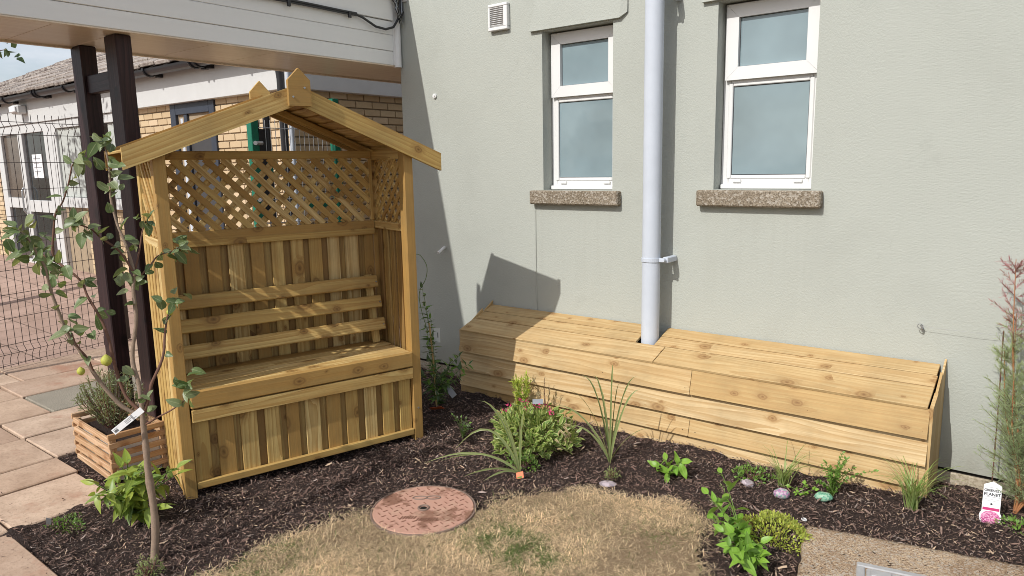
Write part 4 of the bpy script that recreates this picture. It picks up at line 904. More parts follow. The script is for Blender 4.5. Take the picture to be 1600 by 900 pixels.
# --- young quince tree
Q = {
    'trunk': [(-2.949,-2.822,-.03), (-2.934,-2.81,.111), (-2.931,-2.808,.226), (-2.936,-2.812,.368), (-2.935,-2.811,.48), (-2.935,-2.811,.591), (-2.934,-2.81,.645)],
    'A': [(-2.937,-2.812,.618), (-2.976,-2.864,.663), (-3.003,-2.906,.737), (-3.021,-2.941,.817), (-3.036,-2.974,.909), (-3.052,-3.007,.991), (-3.054,-3.029,1.088), (-3.052,-3.048,1.181), (-3.036,-3.057,1.249), (-3.035,-3.077,1.3), (-3.038,-3.1,1.362), (-3.047,-3.128,1.404)],
    'B': [(-2.934,-2.81,.645), (-2.944,-2.808,.754), (-2.962,-2.811,.814), (-2.971,-2.807,.882), (-2.956,-2.785,1.02), (-2.965,-2.781,1.135), (-2.964,-2.77,1.201), (-2.989,-2.779,1.314), (-3.018,-2.792,1.399), (-3.038,-2.797,1.501), (-3.044,-2.791,1.559), (-3.051,-2.785,1.627), (-3.065,-2.786,1.722)],
    'C': [(-2.945,-2.819,.646), (-2.988,-2.846,.705), (-3.017,-2.861,.825), (-3.033,-2.867,.939), (-3.057,-2.879,1.025), (-3.096,-2.902,1.114), (-3.116,-2.911,1.174), (-3.171,-2.947,1.234), (-3.233,-2.989,1.278), (-3.286,-3.023,1.317)],
    'D': [(-2.964,-2.77,1.201), (-2.963,-2.817,1.294), (-2.972,-2.872,1.349), (-2.967,-2.916,1.393), (-2.978,-2.972,1.419)],
    'E': [(-2.931,-2.808,.632), (-2.931,-2.786,.675), (-2.93,-2.763,.745), (-2.917,-2.731,.811), (-2.915,-2.708,.868), (-2.922,-2.692,.945), (-2.922,-2.67,1.023), (-2.918,-2.645,1.057)],
    'F': [(-2.931,-2.808,.58), (-2.848,-2.781,.627), (-2.771,-2.758,.669), (-2.693,-2.735,.73), (-2.668,-2.754,.787)],
    'G': [(-2.974,-2.765,1.2), (-2.963,-2.74,1.294), (-2.963,-2.723,1.362), (-2.961,-2.704,1.407)],
    'H': [(-3.161,-2.951,1.235), (-3.199,-2.971,1.278), (-3.195,-2.959,1.38), (-3.19,-2.946,1.448), (-3.172,-2.922,1.492), (-3.152,-2.898,1.572), (-3.144,-2.882,1.634), (-3.128,-2.861,1.654)],
    'I': [(-2.966,-2.772,1.167), (-2.953,-2.714,1.221), (-2.959,-2.671,1.261), (-2.947,-2.614,1.276), (-2.955,-2.572,1.293)],
    'J': [(-3.02,-2.941,.817), (-3.016,-2.959,.882), (-3.026,-2.988,.939), (-3.018,-3.004,.994)]}
TB0 = Vector((-2.949,-2.822,0)); QT = thing('quince_tree', 'young quince tree with slender trunk and glossy leaves', 'tree', tuple(TB0))
rad = {'trunk': (.0165,.0105), 'A': (.009,.003), 'B': (.009,.003), 'C': (.007,.003), 'D': (.0045,.0025), 'E': (.008,.003), 'F': (.004,.002), 'G': (.004,.002), 'H': (.005,.002), 'I': (.004,.002), 'J': (.004,.002)}
def resample(pts, m):
    P = [Vector(p) for p in pts]; out = []
    for i in range(len(P)-1):
        p0, p1, p2, p3 = P[max(i-1,0)], P[i], P[i+1], P[min(i+2,len(P)-1)]
        for k in range(m):
            t = k/m; out.append(.5*((2*p1)+(p2-p0)*t+(2*p0-5*p1+4*p2-p3)*t*t+(3*p1-p0-3*p2+p3)*t**3))
    return out+[P[-1]]
for k, pts in Q.items():
    P = [p-TB0 for p in resample(pts, 4)]; n = len(P); a, b = rad[k]
    rr = [(a+(b-a)*i/(n-1))*random.uniform(.92, 1.12) for i in range(n)]
    if k == 'trunk': rr[0] *= 1.25; rr[11] *= 1.25
    MB().tube(P, rr, 9).build('trunk' if k == 'trunk' else 'branch', M['bark'] if k in ('trunk','A','B') else M['twig'], QT, smooth=True)
ql = [leafmesh('leaf', L['quince'], .056, .035, .35, .45, 7, .15, .8, .75), leafmesh('leaf', L['quince'], .047, .031, .6, .2, 7, .2, .8, .75), leafmesh('leaf', L['quince'], .060, .034, .15, .7, 7, .1, .8, .75)]
mats = []
def sprig(p, n, spread=.03, dr=None, s=1.0):
    for _ in range(n):
        d = rv()+Vector((0,0,.1)); d.normalize()
        if dr is not None: d = (d+Vector(dr)).normalized()
        up = (rv(.6)+Vector((0,-.5,.9))+(CAMP-Vector(p)).normalized()*.6)
        q = Vector(p)+rv(spread*.5); mats.append(frame(q-TB0, d-Vector((0,0,.3)), up, s*random.uniform(.7, 1.2), random.uniform(-.5,.5)))
for k, pts in Q.items():
    if k == 'trunk': continue
    P = resample(pts, 2); n = len(P); st0 = {'A': .45, 'B': .3, 'C': .4, 'E': .5, 'F': .5}.get(k, .2)
    for i, p in enumerate(P):
        if i/n < st0: continue
        sprig(p, 1 if random.random() < .9 else 0, .02, (P[min(i+1,n-1)]-P[max(i-1,0)]).normalized()*.5)
    sprig(P[-1], 4, .02, (P[-1]-P[-2]).normalized()*.8)
for key, i, n in (('A',-1,6),('A',-2,6),('A',-3,4),('A',-5,4),('C',-1,9),('C',-2,8),('C',-3,6),('C',-4,3),('D',-1,6),('D',-2,5),('D',-3,3),('B',-1,7),('B',-2,6),('B',-3,4),('B',7,4),('B',6,4),('B',5,3),('I',-1,5),('I',-2,4),('G',-1,3),('G',-2,2),('H',-1,3),('E',-1,6),('F',-2,3),('F',-1,3),('J',-1,3),('A',5,2),('C',4,3)):
    sprig(Q[key][i], n, .055)
sprig((-2.95,-2.82,.66), 6, .05); sprig((-2.90,-2.80,.69), 3, .03); sprig((-2.97,-2.84,.80), 3, .04)
put(ql, mats, QT)
for fp, s in (((-2.977,-2.908,.869),.021),((-3.028,-2.985,.835),.015),((-2.915,-2.668,1.03),.013)):
    b = MB(); b.tube([(0,0,-s),(.001,0,-s*.8),(0,.001,-s*.3),(0,0,s*.3),(0,0,s*.75),(0,0,s*1.1)], [s*.3,s*.7,s,s*.95,s*.6,s*.2], 10); b.build('fruit', M['quince'], QT, Vector(fp)-TB0, smooth=True)
# price tag hung on the trunk
t0, t1 = Vector((-2.975,-2.885,.585)), Vector((-2.895,-2.825,.66)); dx = (t1-t0); lt = dx.length; dx /= lt
nrm = (CAMP-t0).normalized(); up = nrm.cross(dx).normalized(); nrm = dx.cross(up); mt = Matrix((dx, up, nrm)).transposed().to_4x4(); mt.translation = (t0+t1)/2+nrm*.03
PT = thing('price_tag', 'white printed strip tag with barcode tied round the young tree', 'tag'); PT.matrix_world = mt
lt *= 1.28
MB().box((-lt/2,-.0125,-.0004),(lt/2,.0125,.0004)).build('card', M['paper'], PT)
b = MB(); x = -lt/2+.007
for w in (1,2,1,1,3,1,2,1,2,1,1,2): b.box((x,-.008,.0005),(x+w*.0006,.002,.0009)); x += w*.0006+.0007
b.build('barcode', M['ink'], PT)
b = MB()
for k, (xa, xb, yy) in enumerate(((-lt/2+.007,-lt/2+.028,.006),(-.012,.02,.006),(-.012,.028,.001),(-.012,.012,-.005),(.026,.042,-.006))): b.box((xa,yy-.0012,.0005),(xb,yy+.0012,.0009))
b.build('print', M['greyink'], PT); MB().box((.022,-.0123,.0005),(.030,.0123,.0009)).build('dark_patch', M['greyink'], PT)

# --- generic builders
def mound(name, label, cat, x, y, rx, ry, h, meshes, n, group=None, shell=.55, up=.5, cap=300, sz=(.7,1.2), stems=True, lift=0.0):
    o = plant(name, label, cat, x, y, group); mats = []
    for _ in range(n):
        a = random.uniform(0, 6.283); u = random.random(); ph = math.acos(1-u*.98); r = shell+(1-shell)*random.random()**.6
        dirv = Vector((math.sin(ph)*math.cos(a), math.sin(ph)*math.sin(a), math.cos(ph)))
        lump = 1+.16*math.sin(a*3+name.__len__())+.1*math.sin(a*5+ph*4)
        p = Vector((dirv.x*rx*r*lump, dirv.y*ry*r*lump, lift+dirv.z*h*r*lump)); d = (dirv+rv(.5)+Vector((0,0,up*random.random()))).normalized()
        mats.append((r, frame(p, d, dirv+rv(.4)+Vector((0,0,.5)), random.uniform(*sz), random.uniform(-.5,.5))))
    mats.sort(key=lambda t: -t[0]); put(meshes, [m for _, m in mats], o, 'leaf', cap)
    if stems:
        b = MB()
        for k in range(9):
            a = k*.7; b.tube([(0,0,-.01),(math.cos(a)*rx*.3,math.sin(a)*ry*.3,h*.4),(math.cos(a)*rx*.55,math.sin(a)*ry*.55,h*.75)], [.004,.003,.0015], 5)
        b.build('stem', M['twig'], o)
    return o
def strappy(name, label, cat, x, y, blades, wid, group=None, mat='strap'):
    o = plant(name, label, cat, x, y, group)
    for (dx, dy, hh, reach) in blades:
        d = Vector((dx, dy, 0)); d = d.normalized() if d.length else Vector((1,0,0)); n = 9; V = []; UV = []; F = []
        face = (CAMP-Vector((x, y, .3))).normalized()+rv(.45); w0 = wid*random.uniform(.8, 1.1)
        for i in range(n+1):
            t = i/n; p = d*(reach*(t**1.25))+Vector((0,0,hh*math.sin(min(t*math.pi*.5*(1 if reach < hh*1.2 else 1.65), math.pi))))
            w = w0*(.45+.55*math.sin(math.pi*min(1, t*1.4+.12)) if t < .62 else max(.03, 1-(t-.62)/.38))*.5
            tg = (p-pp).normalized() if i else (d*.3+Vector((0,0,1))).normalized(); pp = p; side = tg.cross(face).normalized(); nn = side.cross(tg)
            for s in (-1, 0, 1): V.append(tuple(p+side*(s*w)+nn*(abs(s)*w*.45))); UV.append((t, .5+.5*s))
        for i in range(n): a = i*3; F += [(a,a+3,a+4,a+1),(a+1,a+4,a+5,a+2)]
        link('leaf', fastmesh('leaf', np.array(V), np.array(F), L[mat], None, np.array(UV), True), o)
    return o
def tuft(name, label, cat, x, y, n, ln, spread, mat='fescue', wid=.0028, group=None):
    o = plant(name, label, cat, x, y, group); ms = []
    for k in range(4):
        V = []; UV = []; F = []; m = 6
        for i in range(m+1):
            t = i/m; w = wid*(1-t*.85)
            for s in (-1, 0, 1): V.append((t**1.5*.75*(.5+.25*k), s*w, math.sin(t*(1.1+.28*k)))); UV.append((t, .5+.5*s))
        for i in range(m): a = i*3; F += [(a,a+3,a+4,a+1),(a+1,a+4,a+5,a+2)]
        v = np.array(V); v[:, 0] *= ln*spread; v[:, 2] *= ln; ms.append(fastmesh('blade', v, np.array(F), L[mat], None, np.array(UV), True))
    mats = [Matrix.Translation((random.gauss(0,.012),random.gauss(0,.012),-.004)) @ Matrix.Rotation(random.uniform(0,6.283), 4, 'Z') @ Matrix.Rotation(random.gauss(0,.15), 4, 'X') @ Matrix.Scale(random.uniform(.6,1.15), 4) for _ in range(n)]
    put(ms, mats, o, 'blade'); return o
def leafy(name, label, cat, x, y, stems, meshes, per, stemmat='greenstem', sr=.003, group=None, sz=(.7,1.15), drop=.1, lean=None):
    """stems: list of (dx, dy, height) tips; leaves in pairs along each"""
    o = plant(name, label, cat, x, y, group); mats = []
    for (dx, dy, h) in stems:
        P = resample([(0,0,-.01),(dx*.25,dy*.25,h*.45),(dx*.65,dy*.65,h*.82),(dx,dy,h)], 4)
        MB().tube(P, [sr*(1-.6*i/len(P)) for i in range(len(P))], 6).build('stem', M[stemmat], o, smooth=True)
        for k in range(per):
            t = .15+.85*(k+random.random()*.5)/per; i = min(int(t*(len(P)-1)), len(P)-2); p = P[i].lerp(P[i+1], t*(len(P)-1)-i); ax = (P[i+1]-P[i]).normalized()
            a = k*2.4+random.uniform(-.4,.4); d = ax.orthogonal().normalized(); d = Matrix.Rotation(a, 3, ax) @ d
            d = d+ax*random.uniform(.2,.8)-Vector((0,0,drop)); s = random.uniform(*sz)*(1-.35*abs(t-.55))
            mats.append(frame(p, d, Vector((0,0,1))+ax*.3+rv(.15), s, random.uniform(-.3,.3)))
        mats.append(frame(P[-1], ax+rv(.2), Vector((0,-.6,.6)), random.uniform(*sz)*.8))
    put(meshes, mats, o); return o
# --- rosemary in the crate
cc = Vector((-4.12,-2.46,0))
def bush_needles(name, label, cat, base, stems, h, spread, mat, nl, per, stemmat='twig', lean=(0,0), z0=0.0, tipmat=None, bend=.25, s0=.12, nw=.16):
    o = thing(name, label, cat, tuple(base)); nm = leafmesh('needle', L[mat], nl, nl*nw, .2, .2, 2); nt_ = leafmesh('needle', L[tipmat], nl, nl*nw, .2, .2, 2) if tipmat else None; mats = []; tips = []
    for k in range(stems):
        a = random.uniform(0, 6.283); r = spread*random.random()**.6; hh = h*random.uniform(.6, 1.05)*(1-.35*r/spread)
        P = resample([(math.cos(a)*r*.15,math.sin(a)*r*.15,z0),(math.cos(a)*r*.5+lean[0]*.3,math.sin(a)*r*.5+lean[1]*.3,z0+hh*.4),(math.cos(a)*r*.85+lean[0]*.7+random.gauss(0,.01),math.sin(a)*r*.85+lean[1]*.7,z0+hh*.75),(math.cos(a)*r+lean[0],math.sin(a)*r+lean[1],z0+hh)], 3)
        MB().tube(P, [.0028*(1-.6*i/len(P)) for i in range(len(P))], 5).build('stem', M[stemmat], o, smooth=True)
        for j in range(per):
            t = s0+(1-s0)*random.random(); i = min(int(t*(len(P)-1)), len(P)-2); p = P[i].lerp(P[i+1], t*(len(P)-1)-i); ax = (P[i+1]-P[i]).normalized()
            d = (ax*random.uniform(.4,1.1)+rv(.55)).normalized(); (tips if tipmat and p.z-z0 > h*.70 else mats).append(frame(p, d, rv(), random.uniform(.6,1.3)))
    for nm_, mm_, nn in ((nm, mats, 'foliage'), (nt_, tips, 'flower_tips')):
        if mm_:
            put([nm_], mm_, o, nn, 0); o.children[-1].name = nn
    return o
bush_needles('rosemary', 'bushy grey green rosemary growing in the pine crate', 'herb', (cc.x,cc.y,.20), 74, .38, .17, 'rosemary', .028, 62)
# --- yellow edged shrub by the tree foot
cl = [leafmesh('leaf', L['choisya'], 0.090, 0.036, .3, .5, 7, .1, 1.0, .62), leafmesh('leaf', L['choisya'], 0.103, 0.039, .2, .8, 7, .1, 1.0, .62), leafmesh('leaf', L['choisya'], 0.077, 0.036, .45, .3, 7, .2, 1.0, .62)]
st = [(random.gauss(0,.10)+.02, random.gauss(0,.09), random.uniform(.08,.34)) for _ in range(28)]
leafy('choisya_shrub', 'yellow green shrub with narrow pointed leaves below the crate', 'shrub', -3.36, -2.72, st, cl, 7, 'greenstem', .004, None, (.65,1.15), .25)
tl = [leafmesh('leaf', L['thyme'], .011, .006, .2, .2, 2)]; 
mound('thyme_tuft', 'small pale thyme tuft at the foot of the young tree', 'herb', -2.83, -2.90, .055, .055, .09, tl, 420, cap=0)
gl = [leafmesh('leaf', L['green'], .014, .007, .2, .2, 2)]
mound('creeping_thyme', 'low creeping thyme mat at the paving edge', 'herb', -3.55, -2.93, .11, .07, .03, gl, 380, cap=0, stems=False)
tag(MB().box((-.012,-.001,-.02),(.012,.001,.05)).build('plant_stake', M['galv'], None, mtx=Matrix.Translation((-3.60,-2.99,.0)) @ Matrix.Rotation(R(20),4,'Y') @ Matrix.Rotation(R(35),4,'Z')), 'small grey plant marker stuck at the paving edge', 'plant marker')
# --- central variegated pieris with pink tips and others round it
pl_ = [leafmesh('leaf', L['pieris'], .043, .019, .3, .35, 5, 0, .8, .8), leafmesh('leaf', L['pieris'], .048, .02, .2, .6, 5, 0, .8, .8), leafmesh('leaf', L['pieris'], .038, .018, .4, .2, 5, 0, .8, .8)]
PI = mound('pieris_shrub', 'rounded shrub of cream edged leaves with pink flower tips', 'shrub', -2.33, -.975, .235, .20, .215, pl_, 1500, up=.6, shell=.62, lift=.04)
bl_ = [leafmesh('faded_leaf', L['brownleaf'], .042, .014, .3, .5, 4)]
mats = []
for _ in range(34):
    a = random.gauss(.35, .35); p = Vector((.215*math.cos(a), .17*math.sin(a), .05+random.uniform(.02,.16))); mats.append(frame(p, Vector((math.cos(a),math.sin(a),-.2))+rv(.5), (0,-.4,1), random.uniform(.8,1.2)))
put(bl_, mats, PI, 'faded_leaf')
fm = leafmesh('petal', M['petal'], .019, .010, .3, .3, 3); 
for (fx, fy, fz_) in ((-.13,-.03,.25),(-.03,.0,.29),(.05,.0,.29),(.09,.05,.28),(-.19,-.02,.20),(-.10,.05,.27),(.0,-.06,.27),(.13,.03,.25)):
    for k in range(9): link('petal', fm, PI, mtx=frame(Vector((fx,fy,fz_))+rv(.010), rv()+Vector((0,-.2,.7)), rv(), random.uniform(.7,1.2)))
for k in range(7):
    a = random.uniform(0,6.28); link('tip_leaf', bl_[0], PI, mtx=frame((.1+.05*math.cos(a),.05*math.sin(a)+.03,.33), (math.cos(a)*.4,math.sin(a)*.4,1), (1,0,0), .9))
PL1 = tag(MB().box((-.03,-.0008,-.016),(.03,.0008,.016)).build('silver_label', M['galv'], None, mtx=Matrix.Translation((-2.27,-.98,.30)) @ Matrix.Rotation(R(35),4,'Z') @ Matrix.Rotation(R(-50),4,'X')), 'silvery plant label lying on the pink tipped shrub', 'plant label')
gs_ = [leafmesh('leaf', L['green'], .017, .010, .25, .2, 3)]
mound('box_sprig', 'low bright green small leaved plant in front of the pieris shrub', 'plant', -2.21, -1.20, .10, .07, .07, gs_, 260, up=.6)
# dill behind
bush_needles('dill_plant', 'tall feathery yellow green dill against the timber boxing', 'herb', (-2.76,-.50,0), 11, .36, .07, 'dill', .034, 110, 'greenstem', s0=.05)
bush_needles('faded_dill', 'thin brown feathery stems right of the green dill', 'herb', (-2.56,-.50,0), 5, .30, .05, 'brownleaf', .022, 26, 'twig', s0=.4)
B1 = [(-.78,-.55,.40,.20),(-.7,-.3,.29,.09),(-.05,.1,.26,.02),(-.80,-.60,.12,.50),(-.82,-.45,.10,.42),(-.6,-.8,.05,.30),(-.85,-.5,.24,.34),(-.3,-.9,.04,.22),(.2,.3,.33,.03),(-.75,-.5,.34,.12)]
strappy('flax_plant', 'strappy flax with arching leaves beside the orange label', 'plant', -2.17, -1.285, [(a, b, h, r) for a, b, h, r in B1], .013)
B2 = [(-.80,-.55,.42,.24),(-.78,-.6,.50,.15),(.1,.1,.56,.015),(.78,.6,.49,.14),(.8,.55,.42,.16),(-.4,-.1,.44,.07),(-.85,-.45,.32,.29),(.85,.5,.21,.23),(-.8,-.6,.22,.21),(.3,.3,.45,.05),(-.5,-.4,.50,.09)]
strappy('upright_flax', 'upright spiky flax standing before the timber planks', 'plant', -1.886, -.846, B2, .0125)
mound('heather_tuft', 'tiny pale tuft plant below the upright flax', 'plant', -1.79, -.99, .038, .038, .055, tl, 260, cap=0)
br = [leafmesh('leaf', L['bright'], .09, .04, .25, .45, 8, .4, .9, .7), leafmesh('leaf', L['bright'], .075, .036, .3, .3, 8, .4, .9, .7)]
leafy('lettuce_green_seedling', 'bright green leafy seedling alone in the mulch', 'plant', -1.575, -.775, [(-.05,-.02,.05),(.05,.03,.08),(.08,-.01,.10),(-.03,.04,.07),(.02,-.05,.04)], br, 5, 'greenstem', .003, None, (.7,1.1), .2)
mound('low_green_mat', 'small low green plant beside the grey painted stone', 'plant', -1.19, -.60, .10, .075, .06, gs_, 300, up=.6)
tuft('grass_tuft', 'fine grass tuft with arching blades behind the pink stone', 'grass', -1.031, -.623, 70, .16, 1.35)
lf = [leafmesh('leaf', L['bright'], .028, .024, .2, .3, 4, .2)]
leafy('strawberry_runner', 'little round leaved plant left of the oregano', 'plant', -.925, -.66, [(-.06,.0,.03),(.05,.02,.035),(.0,.03,.045),(-.02,-.03,.02)], lf, 4, 'greenstem', .002)
og = [leafmesh('leaf', L['green'], .019, .013, .3, .25, 4), leafmesh('leaf', L['green'], .016, .011, .2, .3, 4)]
leafy('oregano', 'bushy green oregano behind the mint green stone', 'herb', -.805, -.60, [(random.gauss(0,.075), random.gauss(0,.05), random.uniform(.10,.21)) for _ in range(22)], og, 20, 'greenstem', .002, None, (.7,1.2), .05)
tuft('sedge_tuft', 'larger arching grass tuft at the right end of the timber boxing', 'grass', -.475, -.53, 110, .20, 1.25, 'fescue', .0032)
sd = [leafmesh('leaf', L['sedum'], .016, .010, .3, .2, 2)]
mound('stonecrop', 'yellow green stonecrop mound against the concrete slab', 'plant', -.90, -1.13, .17, .125, .085, sd, 2200, cap=0, stems=False, shell=.75, up=.8)
fl = [leafmesh('leaf', L['bright'], .085, .040, .3, .4, 7, .12, .9, .7), leafmesh('leaf', L['green'], .075, .033, .35, .3, 7, .12, .9, .7), leafmesh('leaf', L['bright'], .078, .040, .2, .7, 7, .12, .9, .7)]
stf = [(-.23,.17,.16),(-.20,.24,.24),(-.16,.14,.13),(-.12,.07,.13),(-.06,.09,.12),(.0,.02,.10),(.03,-.05,.09),(-.04,-.02,.12),(.05,.04,.08),(.02,-.11,.10),(-.02,.06,.10),(.07,-.03,.07),(-.14,.17,.16),(-.09,.0,.10),(.04,-.16,.09),(-.03,-.10,.10),(.09,-.09,.08),(-.17,.08,.10)]
leafy('leafy_perennial', 'bright green leafy perennial at the lawn edge in the foreground', 'plant', -.935, -1.40, stf, fl, 8, 'greenstem', .003, None, (.6,1.1), .15)
leafy('salvia_spike', 'thin pale flower spike rising from the foreground perennial', 'plant', -1.06, -1.20, [(-.08,.06,.17),(-.11,.02,.10)], [leafmesh('leaf', L['thyme'], .016, .006, .3, .2, 3)], 14, 'greenstem', .002)
mound('clover_patch', 'low green mat at the right edge of the bed', 'plant', -.05, -.455, .10, .07, .045, gs_, 300, up=.7)
vl = [leafmesh('leaf', L['varieg'], .030, .018, .3, .3, 4), leafmesh('leaf', L['green'], .028, .016, .3, .3, 4)]
leafy('variegated_sprig', 'small white edged plant in the shade right of the arbour', 'plant', -2.80, -1.03, [(random.gauss(0,.05), random.gauss(0,.04), random.uniform(.05,.14)) for _ in range(9)], vl, 8, 'greenstem', .002, None, (.6,1.0), .1)
# --- climber between arbour and wall, tied to a cane
dk = [leafmesh('leaf', L['dark'], .075, .032, .3, .45, 6), leafmesh('leaf', L['green'], .066, .029, .3, .4, 6), leafmesh('leaf', L['varieg'], .048, .03, .3, .3, 5)]
leafy('climbing_plant', 'dark leaved climber tied to a cane in the shaded corner', 'climber', -3.33, -.70, [(.10,.04,.26),(.16,.06,.36),(.05,.10,.30),(-.05,-.02,.42),(-.08,.02,.30),(.02,-.03,.14),(.06,-.05,.10),(-.03,-.05,.16),(-.13,.05,.52),(.0,.05,.2),(.05,.0,.22),(.2,.12,.30),(.12,.12,.2),(-.02,.0,.48),(-.10,.02,.68),(-.06,.03,.60),(-.14,.04,.80),(.04,-.06,.3),(.1,.0,.18),(-.1,-.02,.2)], dk, 13, 'greenstem', .0025, None, (.7,1.15), .15)
tag(MB().tube([(-3.30,-.735,-.03),(-3.335,-.71,.25),(-3.385,-.69,.56)], .006, 8).build('bamboo_cane', M['cane'], None, smooth=True), 'thin bamboo cane leaning in the climber beside the arbour', 'cane')
tag(MB().tube(resample([(-3.40,-.69,.5),(-3.46,-.68,.62),(-3.50,-.66,.75),(-3.43,-.66,.86),(-3.42,-.66,.95),(-3.48,-.67,1.02),(-3.55,-.68,1.0)], 4), .0022, 6).build('trailing_stem', M['greenstem'], None, smooth=True), 'bare looping tendril climbing beside the arbour post', 'stem')
CLB = thing('white_pot_label', 'white plant label with a black mark hung in the climber', 'plant label', (-3.385,-.62,.46), R(30))
MB().box((-.022,-.001,-.05),(.022,.001,.05),.0005).build('card', M['clad'], CLB); MB().box((.004,-.0022,-.015),(.009,-.0012,.02)).build('mark', M['ink'], CLB)
tag(MB().box((-.05,-.001,-.02),(.05,.001,.02)).build('grey_tag', M['greyink'], None, mtx=Matrix.Translation((-3.24,-.66,.10)) @ Matrix.Rotation(R(40),4,'Y') @ Matrix.Rotation(R(-35),4,'X')), 'grey plant tag hanging low on the shaded climber', 'plant label')
tag(MB().box((-.045,-.022,-.001),(.045,.022,.001)).build('orange_label', M['orange'], None, mtx=Matrix.Translation((-3.235,-.80,.018)) @ Matrix.Rotation(R(-12),4,'Y') @ Matrix.Rotation(R(20),4,'Z') @ Matrix.Rotation(R(-30),4,'X')), 'orange plant label lying at the foot of the arbour right post', 'plant label')
# --- tall feathery tamarisk at right
def tamarisk():
    o = thing('tamarisk', 'tall feathery grey green tamarisk with dusky pink tips at right edge', 'shrub', (-.10,-.27,0)); nm = leafmesh('needle', L['tamarisk'], .03, .0026, .2, .3, 2); nt_ = leafmesh('needle', L['tamred'], .028, .0036, .2, .3, 2); ga, gb = [], []
    for (ex, ey, h) in ((-.09,.06,1.15),(.0,.03,1.10),(.10,-.02,.98),(-.10,.06,.74),(.15,.05,.9),(-.05,-.04,.62),(.2,.0,1.0),(-.07,.09,.9)):
        P = resample([(0,0,-.02),(ex*.35+.03,ey*.3,h*.22),(ex*.7,ey*.7,h*.6),(ex,ey,h)], 5); n = len(P)
        MB().tube(P, [.006*(1-.8*i/n) for i in range(n)], 6).build('stem', M['orangestem'], o, smooth=True)
        tw = MB()
        for k in range(58):
            t = .16+.8*random.random(); i = min(int(t*(n-1)), n-2); p = P[i].lerp(P[i+1], t*(n-1)-i); a = random.uniform(0,6.283); ln = .21*(1.15-t)*random.uniform(.5,1.2)+.03
            d = Vector((math.cos(a), math.sin(a), random.uniform(.5,1.5))).normalized(); q1 = p+d*ln*.5; q2 = q1+(d+Vector((0,0,-.1))).normalized()*ln*.5
            tw.tube([p,q1,q2], [.0011,.0008,.0004], 4, False)
            for _ in range(int(26+ln*260)):
                u = random.random(); c = p.lerp(q1, u*2) if u < .5 else q1.lerp(q2, u*2-1); m = frame(c, (d+rv(.42)), rv(), random.uniform(.5,1.2)); (gb if c.z > .80 and random.random() < (c.z-.72)*4 else ga).append(m)
        stuff(tw.build('twigs', M['twig'], o))
    put([nm], ga, o, 'foliage', 0); o.children[-1].name = 'foliage'; put([nt_], gb, o, 'flower_tips', 0); o.children[-1].name = 'flower_tips'
tamarisk()
tag(MB().tube([(-.20,-.12,-.05),(-.205,-.115,.4),(-.215,-.11,.80)], .0032, 6).build('thin_cane', M['twig'], None), 'thin brown cane standing against the wall left of the tamarisk', 'cane')
# --- terracotta coloured ball, painted stones, labels
def stone(name, label, x, y, r, mat, flat=.62, cat='stone', rz=0.0, dz=.3):
    b = MB(); n, m = 14, 9; sd_ = random.random()*9; V = []
    for i in range(m+1):
        ph = math.pi*i/m
        for k in range(n):
            a = 2*math.pi*k/n; q = Vector((math.sin(ph)*math.cos(a), math.sin(ph)*math.sin(a), math.cos(ph))); e = r*(1+.16*mnoise.noise(q*1.3+Vector((sd_,0,0)))); V.append((q.x*e*1.15, q.y*e*.85, q.z*e*flat))
    b.add(V, [(i*n+k, (i+1)*n+k, (i+1)*n+(k+1) % n, i*n+(k+1) % n) for i in range(m) for k in range(n)])
    o = b.build(name, mat, None, (x, y, float(gh(x, y))+r*flat*dz+.006), smooth=True); o.rotation_euler = (random.uniform(-.2,.2), random.uniform(-.2,.2), rz); return tag(o, label, cat, 'painted stones set out in the mulch' if name == 'painted_stone' else None)
stone('painted_stone', 'pink and mint speckled painted stone by the fine grass', -1.003, -.715, .034, M['paintstone'], .75, rz=.4, dz=.5)
stone('painted_stone', 'mint green painted stone in front of the oregano', -.826, -.665, .036, M['mintstone'], .62, rz=.2, dz=.5)
stone('painted_stone', 'greyish pink painted stone beside the low green mat', -1.19, -.665, .036, M['greystonepaint'], .5, rz=-.6)
stone('grey_stone', 'flat grey stone under the tiny pale tuft', -1.765, -1.075, .040, M['greystonepaint'], .25, rz=.2)
stone('coir_ball', 'round brown coir ball beside the foreground perennial', -1.045, -1.12, .042, M['coir'], .8, 'ball', dz=.6)
stone('white_pebble', 'tiny white pebble in the mulch above the stonecrop', -.845, -.90, .011, M['paper'], .7)
OL = thing('orange_tag', 'small orange plant label at the foot of the arching flax', 'plant label', (-2.135,-1.33,.028))
OL.rotation_euler = (R(-38), R(-18), R(25)); MB().box((-.02,-.001,-.017),(.02,.001,.017)).build('card', M['orange'], OL); MB().box((-.015,-.0016,-.015),(.010,-.0011,-.006)).build('print', M['greenstem'], OL)
GPL = thing('plant_sign', 'white GREENEST PLANET plant label with pink flower picture', 'plant label', (-.178,-.47,.0), R(24))
GPL.rotation_euler = (R(-14), R(5), R(22))
pol = [(-.045,-.06),(-.034,-.005),(-.040,.012),(-.044,.028),(-.042,.042),(-.036,.052),(-.0355,.165),(-.033,.170),(.0,.186),(.033,.170),(.0355,.165),(.036,.052),(.042,.042),(.044,.028),(.040,.012),(.034,-.005),(.045,-.06)]
MB().prism(pol, -.0007, .0007, 'y').build('card', M['paper'], GPL)
MB().box((-.033,-.0013,.058),(.033,-.0008,.070)).build('pink_band', M['pink'], GPL)
MB().prism([(.0+.038*math.cos(a), .026+.03*math.sin(a)) for a in np.linspace(-.5,3.64,15)]+[(-.03,-.02),(.03,-.02)], -.0014, -.0009, 'y').build('flower_picture', M['pinkflower'], GPL)
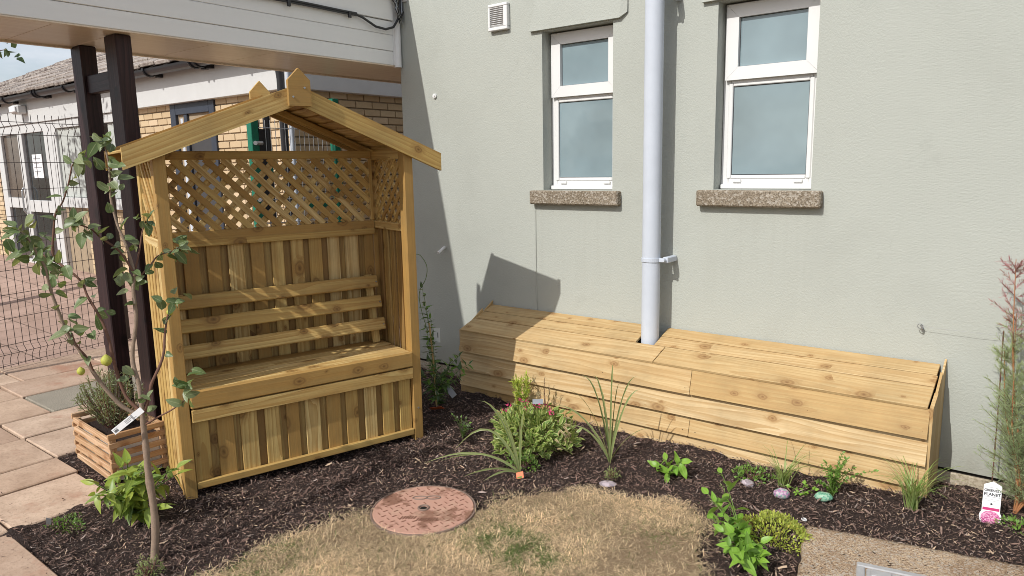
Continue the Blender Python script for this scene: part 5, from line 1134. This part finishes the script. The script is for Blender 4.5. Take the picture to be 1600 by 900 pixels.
def text(body, size, x, z, par, mat, bold=.0):
    cu = bpy.data.curves.new('text', 'FONT'); cu.body = body; cu.size = size; cu.align_x = 'CENTER'; cu.offset = bold; cu.extrude = .0002
    o = bpy.data.objects.new('tmp', cu); COL.objects.link(o); bpy.context.view_layer.update()
    me = bpy.data.meshes.new_from_object(o.evaluated_get(bpy.context.evaluated_depsgraph_get())); bpy.data.objects.remove(o); me.materials.clear(); me.materials.append(mat)
    q = link('lettering', me, par, (x,-.0012,z)); q.rotation_euler = (R(90),0,0); return q
text('GREENEST', .0142, 0, .141, GPL, M['ink'], .0003); text('PLANET', .0185, 0, .122, GPL, M['ink'], .0004)
MB().box((-.033,-.0012,.1165),(.033,-.0008,.1180)).box((-.028,-.0012,.1062),(.030,-.0008,.1072)).box((-.026,-.0012,.0995),(.028,-.0008,.1005)).box((-.018,-.0012,.158),(.018,-.0008,.1595)).build('print_line', M['greyink'], GPL)
MB().prism([(.0045*math.cos(a),.086+.0045*math.sin(a)) for a in np.linspace(0,5.9,10)], -.0012, -.0008, 'y').build('dot', M['ink'], GPL)
# --- a twig of a tree just outside the left of the frame
FT = thing('broadleaf_tree', 'leafy twig of a tree reaching in below the canopy at top left', 'tree', (-10.6,-2.15,-.02))
MB().tube([(0,0,0),(.1,.05,1.5),(0,.1,2.6),(.2,.3,3.6)], [.12,.10,.08,.04], 10).build('trunk', M['bark'], FT, smooth=True)
tlf = [leafmesh('leaf', L['treefar'], .11, .06, .2, .4, 4)]; mats = []; b = MB()
for k in range(26):
    a = random.uniform(0,6.28); z = random.uniform(2.4,3.6); r = random.uniform(.4,.95); e = Vector((math.cos(a)*r, math.sin(a)*r, z+random.uniform(-.1,.3))); b.tube([(.1,.1,z-.4),(e.x*.5,e.y*.5,z),tuple(e)], [.02,.012,.005], 5)
    for _ in range(26): mats.append(frame(e+rv(.2), rv(), rv(), random.uniform(.7,1.2)))
tip = Vector((1.06,1.19,3.0)); b.tube([(.1,.1,2.3),(.6,.6,2.85),tuple(tip)], [.025,.014,.004], 6)
for _ in range(22): mats.append(frame(tip-Vector((.05,.08,-.05))*random.uniform(-1,3)+rv(.055), rv()-Vector((0,0,.5)), rv(), random.uniform(.7,1.2)))
b.build('branch', M['bark'], FT); put(tlf, mats, FT, 'leaf', 0)
print('objects', len(bpy.data.objects), 'tris', sum(len(o.data.polygons)*2 for o in bpy.data.objects if o.type == 'MESH'))
